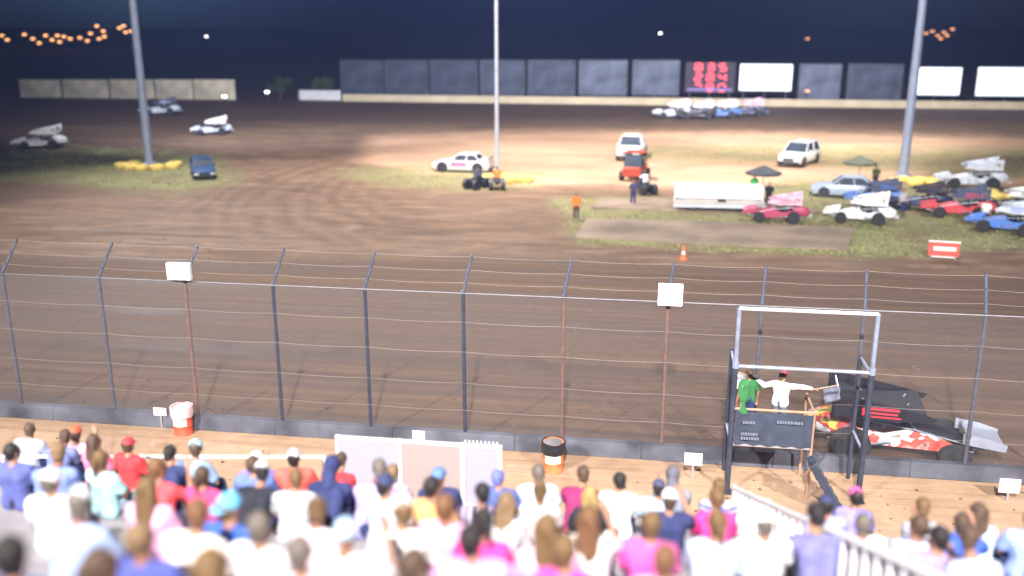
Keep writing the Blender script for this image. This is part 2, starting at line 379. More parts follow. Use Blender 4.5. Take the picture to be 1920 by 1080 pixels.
# drums
drum_prof = [(.02, 0), (.285, 0), (.295, .02), (.285, .05), (.285, .28), (.30, .30), (.285, .32), (.285, .56), (.30, .58), (.285, .60), (.285, .85), (.296, .87), (.285, .885), (.26, .88), (.26, .80), (.02, .80)]
def drum(px, py, label, m1, m2, bagm, top='rim'):
    g = G(px, py); t = thing('steel_drum', label, 'drum', g)
    MB().lathe((0, 0, 0), drum_prof, n=28).build('barrel', m1, t, 40)
    # wrapped coloured patch
    mb = MB(); a0, a1 = (-2.3, -.7) ; rings = []
    for z in (.33, .55): rings.append([Vector((.291 * math.cos(a0 + (a1 - a0) * i / 10), .291 * math.sin(a0 + (a1 - a0) * i / 10), z)) for i in range(11)] + [Vector((.287 * math.cos(a1 - (a1 - a0) * i / 10), .287 * math.sin(a1 - (a1 - a0) * i / 10), z)) for i in range(11)])
    mb.loft(rings); mb.build('decal', m2, t)
    if bagm:
        mb = MB(); pr = [(.24, .70), (.292, .78), (.31, .90), (.305, .80), (.325, .70), (.318, .69), (.30, .80), (.312, .905), (.28, .90), (.23, .74)]
        mb.lathe((0, 0, 0), [(.22, .72), (.27, .80), (.29, .89), (.325, .90), (.335, .80), (.345, .66), (.33, .58), (.30, .60), (.298, .9), (.28, .86)], n=26)
        for i, v in enumerate(mb.v):
            q = noise.noise(Vector((v[0] * 9, v[1] * 9, v[2] * 6))) * .035; mb.v[i] = (v[0] * (1 + q * 2), v[1] * (1 + q * 2), v[2] + q)
        mb.build('bin_liner', bagm, t, 60)
    return t
drum(345, 812, 'red and orange steel drum with white patch below the left white box', mat('red_drum', (.70, .12, .07), .5, .1, .18, 5), mat('white_decal', (.72, .82, .80), .6, 0, .1, 5), mat('pink_liner', (.72, .50, .55), .5, 0, .1, 8))
drum(1037, 882, 'orange steel drum with a black bin liner standing in the middle of the apron', mat('orange_drum', (.74, .20, .08), .5, .1, .18, 5), mat('teal_decal', (.40, .70, .62), .6, 0, .1, 5), mat('black_liner', (.015, .017, .024), .3, 0, .2, 8))

def small_sign(px, py, z, wd, ht, col, label, leg=True, tilt=0):
    q = GY(px, py, 23.9) if z is None else G(px, py, z)
    t = thing('small_board', label, 'sign', (q.x, q.y, q.z - ht / 2))
    MB().box((0, 0, ht / 2), (wd, .03, ht), ry=tilt).build('board', mat('board_%d' % int(px), col, .6, 0, .06, 6), t, bevel=.008)
    MB().box((0, -.019, ht * .5), (wd * .7, .006, ht * .5), ry=tilt).build('print', mat('board_print_%d' % int(px), [c * .82 for c in col], .6, 0, .1, 9), t)
    if leg: MB().box((0, .02, -(q.z - ht / 2) / 2 + .0), (.05, .03, q.z - ht / 2 - .01)).build('stake', ALU, t)
    return t
small_sign(785, 818, .92, .36, .34, (.82, .50, .62), 'small pink board showing above the white panels at the front', True)
small_sign(1300, 861, .60, .48, .36, (.85, .62, .70), 'small pale pink board against the wall left of the starter stand', True)
small_sign(300, 772, .55, .42, .26, (.80, .66, .74), 'small pale board on a stake left of the red drum', True)
small_sign(1893, 911, .45, .52, .40, (.82, .55, .68), 'pale pink board at the wall near the right edge', True)

# ------------------------------------------------------------------ starter stand
bl = G(1363, 925); br = G(1607, 938)
sx0, sx1 = bl.x, br.x; sY = (bl.y + br.y) / 2
st = thing('starter_stand', 'tall steel frame starter stand with dark skirted platform beside the fence', 'stand', ((sx0 + sx1) / 2, sY, 0))
hw = (sx1 - sx0) / 2; BL = mat('stand_paint_dark', (.045, .055, .085), .5, .3, .2, 4); BG = mat('stand_paint_grey', (.26, .30, .42), .5, .4, .2, 4)
zt2 = GY(1385, 578, sY).z; zm = GY(1380, 686, sY).z
for s in (-1, 1):
    MB().tube((s * hw, 0, 0), (s * hw, 0, zm), .075, .075, 10).box((s * hw, 0, .02), (.3, .3, .03)).build('post', BL, st)
    MB().tube((s * hw, 0, zm), (s * hw, 0, zt2), .06, .06, 10).tube((s * hw, 0, zm - .05), (s * hw, 0, zm + .12), .09, .09, 10).build('post', BG, st)
    MB().tube((s * hw, 1.3, 0), (s * hw, 1.3, zm), .05, .05, 10).build('post', BL, st)
    MB().tube((s * hw, 0, zm - .06), (s * hw, 1.3, zm - .06), .04).build('side_rail', BG, st); MB().tube((s * hw, 0, 1.42), (s * hw, 1.3, 1.42), .04).build('side_rail', BG, st)
MB().tube((-hw, 0, zt2), (hw, 0, zt2), .05).build('top_bar', mat('pale_bar', (.62, .64, .72), .4, .3, .1, 4), st)
MB().tube((-hw, 0, zm), (hw, 0, zm), .05).build('middle_bar', BG, st)
skx1 = -hw + 2.05
MB().box(((-hw + skx1) / 2, .62, 1.42), (skx1 + hw, 1.3, .08)).build('deck', ALU, st)
MB().tube((-hw, -.02, 2.42), (skx1, -.02, 2.42), .035).tube((skx1, -.02, 1.3), (skx1, -.02, 2.42), .035).tube((skx1, 0, 2.42), (skx1, 1.3, 2.42), .03).tube((skx1, 1.3, 0), (skx1, 1.3, 2.42), .04).tube((skx1, 0, 0), (skx1, 0, 1.3), .04).build('guard_rail', mat('brown_rail', (.35, .21, .15), .6, 0, .2, 5), st)
sk = MB(); N = 26; top = []; rings = []
for z in (2.36, 2.1, 1.8, 1.45):
    row = []
    for i in range(N + 1):
        t = i / N; x = -hw + .08 + (skx1 + hw - .1) * t; y = -.07 - .03 * math.sin(t * 31) * (2.5 - z) - .02 * noise.noise(Vector((x * 2, z * 2, 0)))
        row.append(Vector((x, y, z - .05 * math.sin(t * 9) * (z < 1.3))))
    rings.append(row + [Vector((v.x, v.y + .012, v.z)) for v in reversed(row)])
sk.loft(rings); skirt = sk.build('skirt_banner', mat('navy_banner', (.035, .045, .075), .75, 0, .25, 3, .3), st)
ml = MB()
rnd = random.Random(3)
for (cx, cz, wd, rows) in ((-hw + .42, 2.10, .30, 1), (-hw + .45, 1.78, .42, 2), (-hw + 1.45, 2.16, .65, 1)):
    for r_ in range(rows):
        x = cx - wd / 2
        while x < cx + wd / 2:
            ww = rnd.uniform(.03, .06); ml.box((x + ww / 2, -.155, cz - r_ * .12), (ww, .01, .08)); x += ww + .02
ml.build('lettering', mat('pale_letters', (.14, .16, .22), .6, 0, .1, 5), skirt)
# stair
stair = MB(); a = Vector((skx1 - .1, -.35, 1.40)); b = Vector((skx1 + .75, -.6, 0.02))
for dy in (0, -.62): stair.box((a + b) / 2 + Vector((0, dy, 0)), ((b - a).length, .05, .16), ry=math.atan2(-(b.z - a.z), (b.x - a.x)))
for k in range(6):
    q = a.lerp(b, (k + .6) / 6.4); stair.box((q.x, q.y - .31, q.z), (.24, .6, .03))
stair.build('stair', BL, st)

# ------------------------------------------------------------------ people
def evmesh(o):
    dg = bpy.context.evaluated_depsgraph_get(); e = o.evaluated_get(dg); return bpy.data.meshes.new_from_object(e)
def fuse(mb, name, vox=.016, smooth=4, wrinkle=0.0, seed=0, ratio=None):
    me = bpy.data.meshes.new(name); me.from_pydata(mb.v, [], mb.f)
    bm = bmesh.new(); bm.from_mesh(me); bmesh.ops.recalc_face_normals(bm, faces=bm.faces); bm.to_mesh(me); bm.free()
    o = bpy.data.objects.new(name, me); C.objects.link(o)
    m = o.modifiers.new('r', 'REMESH'); m.mode = 'VOXEL'; m.voxel_size = vox
    if smooth: s = o.modifiers.new('s', 'SMOOTH'); s.iterations = smooth; s.factor = .5
    if ratio: d = o.modifiers.new('d', 'DECIMATE'); d.ratio = ratio
    r = evmesh(o); bpy.data.objects.remove(o); bpy.data.meshes.remove(me)
    if wrinkle:
        co = [v.co.copy() for v in r.vertices]
        for v, c_ in zip(r.vertices, co):
            k = noise.noise(Vector((c_.x * 9 + seed, c_.y * 9, c_.z * 5))) + .6 * noise.noise(Vector((c_.x * 22, c_.y * 22 + seed, c_.z * 12)))
            v.co = c_ + v.normal * k * wrinkle
    r.shade_smooth(); r.name = name; return r

def skeleton(kind, yaw=0.0, lean=0.0, female=False, arms='lap'):
    """joints in metres, the figure faces +Y; seated: origin on the seat; standing: origin at the feet"""
    J = {}
    sw = .165 if female else .195
    hz = .10 if kind == 'sit' else .93
    J['hip'] = Vector((0, 0, hz))
    def up(h, y=0.0):
        return Vector((0, y * 1 + math.sin(lean) * h, hz + math.cos(lean) * h))
    J['waist'] = up(.16); J['chest'] = up(.36); J['sho'] = up(.46); J['neck'] = up(.53); J['head'] = up(.66) + Vector((0, .02, -.0))
    if lean > .4: J['head'] += Vector((0, .03, .02))
    for s, k in ((-1, 'l'), (1, 'r')):
        S = J['sho'] + Vector((s * sw, 0, -.03)); J['s' + k] = S
        if kind == 'sit':
            K = Vector((s * .15, .44, hz + .02)); A = Vector((s * .15, .50, hz - .40)); T = A + Vector((s * .03, .17, -.05))
        else:
            K = Vector((s * .11, .03, .50)); A = Vector((s * .12, .0, .09)); T = A + Vector((s * .03, .17, -.05))
        J['k' + k], J['a' + k], J['t' + k] = K, A, T
        if arms == 'lap':
            J['e' + k] = S + Vector((s * .07, .10, -.26)); J['w' + k] = Vector((s * .10, .30, hz + .13))
        elif arms == 'knees':
            J['e' + k] = Vector((s * .19, .34, hz + .16)); J['w' + k] = Vector((s * .05, .52, hz + .20))
        elif arms == 'down':
            J['e' + k] = S + Vector((s * .07, -.02, -.29)); J['w' + k] = S + Vector((s * .09, .06, -.54))
        elif arms == 'phone':
            if s > 0: J['e' + k] = S + Vector((.10, .20, -.16)); J['w' + k] = S + Vector((-.02, .34, .10))
            else: J['e' + k] = S + Vector((s * .07, .06, -.27)); J['w' + k] = Vector((s * .10, .28, hz + .15))
        elif arms == 'flag':
            if s > 0: J['e' + k] = S + Vector((.26, .08, .02)); J['w' + k] = S + Vector((.50, .12, .02))
            else: J['e' + k] = S + Vector((-.24, -.02, -.10)); J['w' + k] = S + Vector((-.48, .02, .02))
        elif arms == 'bars':
            J['e' + k] = S + Vector((s * .10, .20, -.18)); J['w' + k] = Vector((s * .26, .44, hz + .28))
    J['yaw'] = yaw; J['lean'] = lean; J['fem'] = female; J['kind'] = kind
    return J
def body_mb(J):
    mb = MB(); fem = J['fem']; k = .93 if fem else 1.0
    V = Vector
    for s in (-1, 1):
        mb.cap(J['hip'] + V((s * .085, 0, 0)), .105 * k, J['waist'] + V((s * .065, 0, 0)), .085 * k)
        mb.cap(J['waist'] + V((s * .065, 0, 0)), .085 * k, J['chest'] + V((s * .085, 0, 0)), .10 * k)
    mb.cap(J['sl'] * .8 + J['sr'] * .2, .07 * k, J['sl'] * .2 + J['sr'] * .8, .07 * k)
    mb.cap(J['neck'] - V((0, .01, .06)), .062 * k, J['head'] - V((0, .01, .09)), .052 * k)
    Rz = Matrix.Rotation(J['yaw'], 3, 'Z') @ Matrix.Rotation(-J['lean'] * .5, 3, 'X'); h = J['head']
    def hd(x, y, z): return h + Rz @ V((x, y, z))
    mb.ell(hd(0, -.008, .025), (.076, .096, .098), 16, 12, Rz)
    mb.ell(hd(0, .022, -.045), (.058, .068, .070), 14, 10, Rz)
    mb.cap(hd(0, .088, .005), .010, hd(0, .106, -.025), .015, 8)            # nose
    mb.cap(hd(-.022, .086, -.062), .009, hd(.022, .086, -.062), .009, 8)    # mouth
    mb.cap(hd(0, .072, -.095), .018, hd(0, .06, -.10), .018, 8)             # chin
    mb.cap(hd(-.035, .082, .035), .011, hd(-.012, .088, .032), .010, 8); mb.cap(hd(.035, .082, .035), .011, hd(.012, .088, .032), .010, 8)  # brow
    for s in (-1, 1): mb.ell(hd(s * .078, -.005, -.01), (.012, .02, .032), 8, 6, Rz)
    for s, q in ((-1, 'l'), (1, 'r')):
        mb.cap(J['s' + q], .052 * k, J['e' + q], .040 * k); mb.cap(J['e' + q], .040 * k, J['w' + q], .027 * k)
        d = (J['w' + q] - J['e' + q]).normalized(); side = d.cross(V((0, 0, 1)));
        if side.length < .2: side = V((1, 0, 0))
        side.normalize(); nrm = side.cross(d).normalized(); w_ = J['w' + q]
        for t in (-.024, -.008, .008, .024): mb.cap(w_ + side * t * .6, .018, w_ + d * .085 + side * t, .013, 8)   # palm
        for t, L in ((-.028, .058), (-.010, .072), (.009, .078), (.027, .068)):                                  # four fingers, bent
            b0 = w_ + d * .09 + side * t; b1 = b0 + d * L * .55 - nrm * .010 + side * t * .2; b2 = b1 + d * L * .35 - nrm * .028
            mb.cap(b0, .0105, b1, .0098, 6); mb.cap(b1, .0098, b2, .0088, 6)
        th = w_ + d * .03 + side * (-s) * -.03; mb.cap(th, .015, th + d * .045 + side * s * .028 - nrm * .012, .011, 6)
        hp = J['hip'] + V((s * .09, .0, -.01))
        mb.cap(hp, .088 * k, J['k' + q], .058 * k); mb.cap(J['k' + q], .055 * k, J['a' + q] + V((0, 0, .02)), .038 * k); mb.cap(J['a' + q], .042, J['t' + q], .036)
    return mb
def shirt_mb(J, long=False):
    mb = MB(); fem = J['fem']; k = .93 if fem else 1.0; g = .026; V = Vector
    lo = J['hip'] + V((0, 0, -.015))
    for s in (-1, 1):
        mb.cap(lo + V((s * .085, 0, 0)), .105 * k + g, J['waist'] + V((s * .065, 0, 0)), .090 * k + g)
        mb.cap(J['waist'] + V((s * .065, 0, 0)), .090 * k + g, J['chest'] + V((s * .085, 0, 0)), .10 * k + g)
        q = 'l' if s < 0 else 'r'; S = J['s' + q]; E_ = J['e' + q]; W_ = J['w' + q]
        if long: mb.cap(S, .056 * k + g, E_, .044 * k + g * .9); mb.cap(E_, .044 * k + g * .9, E_.lerp(W_, .93), .030 + g * .7)
        else: mb.cap(S, .056 * k + g, S.lerp(E_, .68), .050 * k + g)
    mb.cap(J['sl'] * .86 + J['sr'] * .14, .066 * k + g, J['sl'] * .14 + J['sr'] * .86, .066 * k + g)
    mb.cap(J['sl'] * .6 + J['sr'] * .4 + V((0, 0, .03)), .05, J['sl'] * .4 + J['sr'] * .6 + V((0, 0, .03)), .05)
    return mb
def trousers_mb(J, shorts=False):
    mb = MB(); V = Vector; k = .93 if J['fem'] else 1.0; g = .020
    mb.cap(J['hip'] + V((-.08, 0, 0)), .108 * k + .012, J['hip'] + V((.08, 0, 0)), .108 * k + .012)
    for s, q in ((-1, 'l'), (1, 'r')):
        hp = J['hip'] + V((s * .09, .0, -.01))
        if shorts: mb.cap(hp, .092 * k + g, hp.lerp(J['k' + q], .82), .068 * k + g)
        else: mb.cap(hp, .092 * k + g, J['k' + q], .062 * k + g); mb.cap(J['k' + q], .060 * k + g, J['a' + q] + V((0, 0, .05)), .050 + g)
    return mb
def shoes_mb(J):
    mb = MB(); V = Vector
    for s, q in ((-1, 'l'), (1, 'r')):
        A, T = J['a' + q], J['t' + q]; mb.cap(A + V((0, -.03, -.045)), .048, T + V((0, .02, -.005)), .042); mb.cap(A + V((0, 0, -.02)), .052, A + V((0, .05, -.035)), .046)
    return mb
def head_mb(J, st_):
    Rz = Matrix.Rotation(J['yaw'], 3, 'Z') @ Matrix.Rotation(-J['lean'] * .5, 3, 'X'); h = J['head']
    hd = lambda x, y, z: h + Rz @ Vector((x, y, z))
    mb = MB()
    if st_ in ('cap', 'capback'):
        mb.ell(hd(0, -.012, .045), (.090, .108, .095), 18, 8, Rz, z0=-.25)
        s = 1 if st_ == 'cap' else -1
        rings = []
        for i in range(9):
            a = math.pi * (i / 8); x = .082 * math.cos(a); y = s * (.075 + .085 * math.sin(a))
            z = .034 - .05 * math.sin(a) * .5
            rings.append((x, y, z))
        top = [hd(x, y - .012, z + .008) for x, y, z in rings]; bot = [hd(x, y - .012, z) for x, y, z in rings]
        mb.loft([bot, top]); mb.ell(hd(0, -.012, .14), (.012, .012, .006), 8, 4, Rz)
        return mb
    mb.ell(hd(0, -.026, .030), (.090, .102, .104), 18, 12, Rz)
    mb.ell(hd(0, -.055, -.035), (.074, .060, .075), 14, 8, Rz)
    if st_ == 'long':
        for s in (-1, 0, 1): mb.cap(hd(s * .045, -.06, 0), .058, J['sho'] + Vector((s * .07, -.085, -.12)), .036)
        mb.cap(hd(.068, -.01, .0), .030, J['sho'] + Vector((.10, -.03, -.08)), .022); mb.cap(hd(-.068, -.01, .0), .030, J['sho'] + Vector((-.10, -.03, -.08)), .022)
    if st_ == 'pony': mb.cap(hd(0, -.12, .06), .030, hd(0, -.15, -.02), .034); mb.cap(hd(0, -.15, -.02), .034, hd(0, -.14, -.17), .016)
    if st_ == 'bun': mb.ell(hd(0, -.10, .10), (.045, .045, .042), 12, 8, Rz)
    if st_ == 'hood': mb.ell(hd(0, -.02, .02), (.105, .118, .125), 14, 10, Rz); mb.cap(hd(0, -.05, -.07), .09, J['sho'] + Vector((0, -.04, .02)), .09)
    return mb
PROTO = {}
def proto(key):
    """key = (kind, arms, lean, yaw, female, long sleeves, shorts) -> dict of shared meshes"""
    if key in PROTO: return PROTO[key]
    kind, arms, lean, yaw, fem, lng, sho = key
    J = skeleton(kind, yaw, lean, fem, arms); D = {'J': J}
    D['body'] = fuse(body_mb(J), 'person_body', .0125, 2)
    D['shirt'] = fuse(shirt_mb(J, lng), 'shirt', .018, 5, .0085, len(PROTO))
    D['trousers'] = fuse(trousers_mb(J, sho), 'trousers', .020, 4, .006, len(PROTO))
    D['shoes'] = fuse(shoes_mb(J), 'shoes', .018, 3)
    D['head'] = {}
    PROTO[key] = D; return D
def person(key, loc, rz, label, shirt, trous=(.06, .08, .16), hair=('short', (.05, .035, .03)), skin=SKIN, group=None, scale=1.0, hat=None, shoes=(.12, .11, .11)):
    D = proto(key)
    b = put('person', D['body'], skin, None, 0, loc, rz); b.scale = (scale,) * 3; tag(b, label, 'person', group)
    put('shirt', D['shirt'], shirt if not isinstance(shirt, tuple) else cloth(shirt), b)
    put('trousers', D['trousers'], cloth(trous), b)
    put('shoes', D['shoes'], cloth(shoes), b)
    def hm(st_):
        if st_ not in D['head']:
            if st_ in ('cap', 'capback'): D['head'][st_] = head_mb(D['J'], st_).mesh('cap', 50)
            else: D['head'][st_] = fuse(head_mb(D['J'], st_), 'hair', .013, 3, .006 if st_ != 'hood' else .004, 3)
        return D['head'][st_]
    if hair[0] == 'hood': put('hood', hm('hood'), cloth(hair[1]), b)
    elif hair[0] == 'scarf': put('bandana', hm('short'), cloth(hair[1]), b)
    elif hair[0] != 'none': put('hair', hm(hair[0]), hairm(hair[1]), b)
    if hat: put('cap', hm(hat[0]), cloth(hat[1]), b)
    return b

# ------------------------------------------------------------------ grandstand
A_HEAD = 10.85; SL = .42; DY = .8
rows = [13.0 - DY * k for k in range(0, 16)]
def head_z(y): return A_HEAD - SL * y
def seat_z(y): return head_z(y) - .78
bs = thing('bleacher', 'bright aluminium bleacher rows descending towards the track', 'bleacher', (0, 0, 0))
XL, XR = -24.0, 17.0
for y in rows:
    z = seat_z(y)
    m = MB(); m.box(((XL + XR) / 2, y - .02, z - .02), (XR - XL, .30, .04)); m.box(((XL + XR) / 2, y + .12, z - .055), (XR - XL, .02, .06))
    m.build('bench', ALU, bs)
    m = MB()
    for dy in (.20, .43, .66): m.box(((XL + XR) / 2, y + dy, z - .475), (XR - XL, .215, .035))
    m.box(((XL + XR) / 2, y + .085, z - .30), (XR - XL, .02, .30))
    m.build('foot_board', ALU, bs)
for i in range(0, 15):
    x = XL + .2 + i * (XR - XL - .4) / 14
    m = MB(); y0_, y1_ = rows[0], rows[-1]
    m.tube((x, y0_ + .7, seat_z(y0_) - .58), (x, y1_, seat_z(y1_) - .58), .05)
    for y in (rows[0] + .5, rows[4], rows[8], rows[12], rows[15]): m.tube((x, y, 0), (x, y, seat_z(y) - .55), .05)
    for y in rows: m.tube((x, y, seat_z(y) - .5), (x, y, seat_z(y) - .04), .025, .025, 6)
    m.build('support_frame', STEEL, bs)
fy = rows[0] + .86; fz = seat_z(rows[0]) - .46
# front guard panels
PW = mat('guard_white', (.78, .77, .82), .5, 0, .05, 4); PM = mat('guard_mesh', (.29, .285, .39), .7, 0, .06, 60, .4)
gp = thing('guard_panel', 'white framed guard panels with pale sheeting at the front of the bleachers', 'guard panel', (0, fy, fz))
gx = [GY(px, 900, fy).x for px in (637, 752, 868, 938)]
tz = GY(785, 826, fy).z - fz
for i, x in enumerate(gx):
    MB().box((x, 0, tz / 2), (.055, .055, tz)).build('post', PW, gp)
for i, (a, b) in enumerate(zip(gx, gx[1:])):
    a += .03; b -= .03
    MB().box(((a + b) / 2, 0, tz - .03), (b - a, .045, .045)).build('rail', PW, gp); MB().box(((a + b) / 2, 0, .06), (b - a, .045, .045)).build('rail', PW, gp)
    m = MB(); N = 14; rw = []
    for z in (.09, .4, .7, tz - .06): 
        r1 = [Vector((a + (b - a) * k / N, .012 * noise.noise(Vector((k * .6, z * 3, i))), z)) for k in range(N + 1)]
        rw.append(r1 + [Vector((v.x, v.y + .008, v.z)) for v in reversed(r1)])
    m.loft(rw); s_ = m.build('sheeting', mat('sheeting_tan', (.29, .24, .235), .7, 0, .06, 60, .3) if i == 1 else PM, gp)
m = MB(); a, b = gx[2] + .05, gx[3] - .05
for k in range(9): m.tube((a + (b - a) * k / 8, 0, tz - .05), (a + (b - a) * k / 8, 0, tz + .06), .012)
m.build('spikes', PW, gp)
# left rail
q0 = GS(-60, 855, A_HEAD - .12, SL); q0 = GY(-60, 856, 12.3); q1 = GY(610, 857, fy)
rl = thing('hand_rail', 'long white pipe rail crossing the bleachers at the lower left', 'rail', q1)
m = MB(); m.tube((0, 0, 0), q0 - q1, .028, .028, 10); m.build('rail_pipe', PW, rl)
for px in (5, 245, 370, 480, 608):
    q = GY(px, 856, fy - (610 - px) / 670 * (fy - 12.3)); zb_ = seat_z(q.y) - .46
    MB().tube(q - q1, Vector((q.x, q.y, zb_)) - q1, .024, .024, 8).build('rail_post', PW, rl)
# right picket hand rail down the aisle
a = GS(1378, 915, A_HEAD - .10); b = GS(1760, 1088, A_HEAD - .10)
pr = thing('picket_rail', 'white picket guard rail running down the aisle at the lower right', 'rail', (a.x, a.y, a.z - .9))
d = b - a; L = d.length
def loc_(t, dz): return Vector(d * t) + Vector((0, 0, .9 + dz))
MB().tube(loc_(0, 0), loc_(1, 0), .030, .030, 10).build('top_bar', PW, pr)
MB().tube(loc_(0, -.78), loc_(1, -.78), .022, .022, 8).build('bottom_bar', PW, pr)
m = MB(); nP = int(L / .30)
for k in range(1, nP): q_ = loc_(k / nP, -.405); m.box(q_, (.06, .02, .74))
m.build('pickets', PW, pr)
for t in (0, .28, .55, 1): MB().tube(loc_(t, .03), loc_(t, -1.0), .032, .032, 8).build('rail_post', PW, pr)
# white solid board fixed on the far side of the rail
bb = thing('white_board', 'plain white board fixed to the lower part of the picket rail', 'board', a + d * .56 + Vector((.05, 0, -.8)))
m = MB(); q = d * .42; m._add([Vector((0, 0, 0)), q, q + Vector((0, 0, .82)), Vector((0, 0, .82)), Vector((.03, 0.01, 0)), q + Vector((.03, .01, 0)), q + Vector((.03, .01, .82)), Vector((.03, .01, .82))], [(0, 1, 2, 3), (7, 6, 5, 4), (0, 4, 5, 1), (1, 5, 6, 2), (2, 6, 7, 3), (3, 7, 4, 0)])
m.build('sheet', PW, bb); MB().tube((.045, 0.01, .05), Vector((.045, .01, .05)) + q, .012).build('edge_trim', ALU, bb)

W_ = (.80, .80, .82); PK = (.80, .42, .66); HP = (.80, .06, .30); NV = (.035, .045, .13); LB = (.42, .56, .80); LV = (.44, .36, .74)
BK = (.025, .027, .04); RD = (.62, .05, .06); CY = (.45, .78, .82); BL_ = (.05, .12, .48); GY_ = (.42, .42, .48); PU = (.28, .10, .40)
br_ = (.08, .05, .035); bl_ = (.02, .017, .018); bd_ = (.15, .09, .042); gr_ = (.14, .12, .105); db_ = (.20, .13, .07); au = (.16, .08, .04)
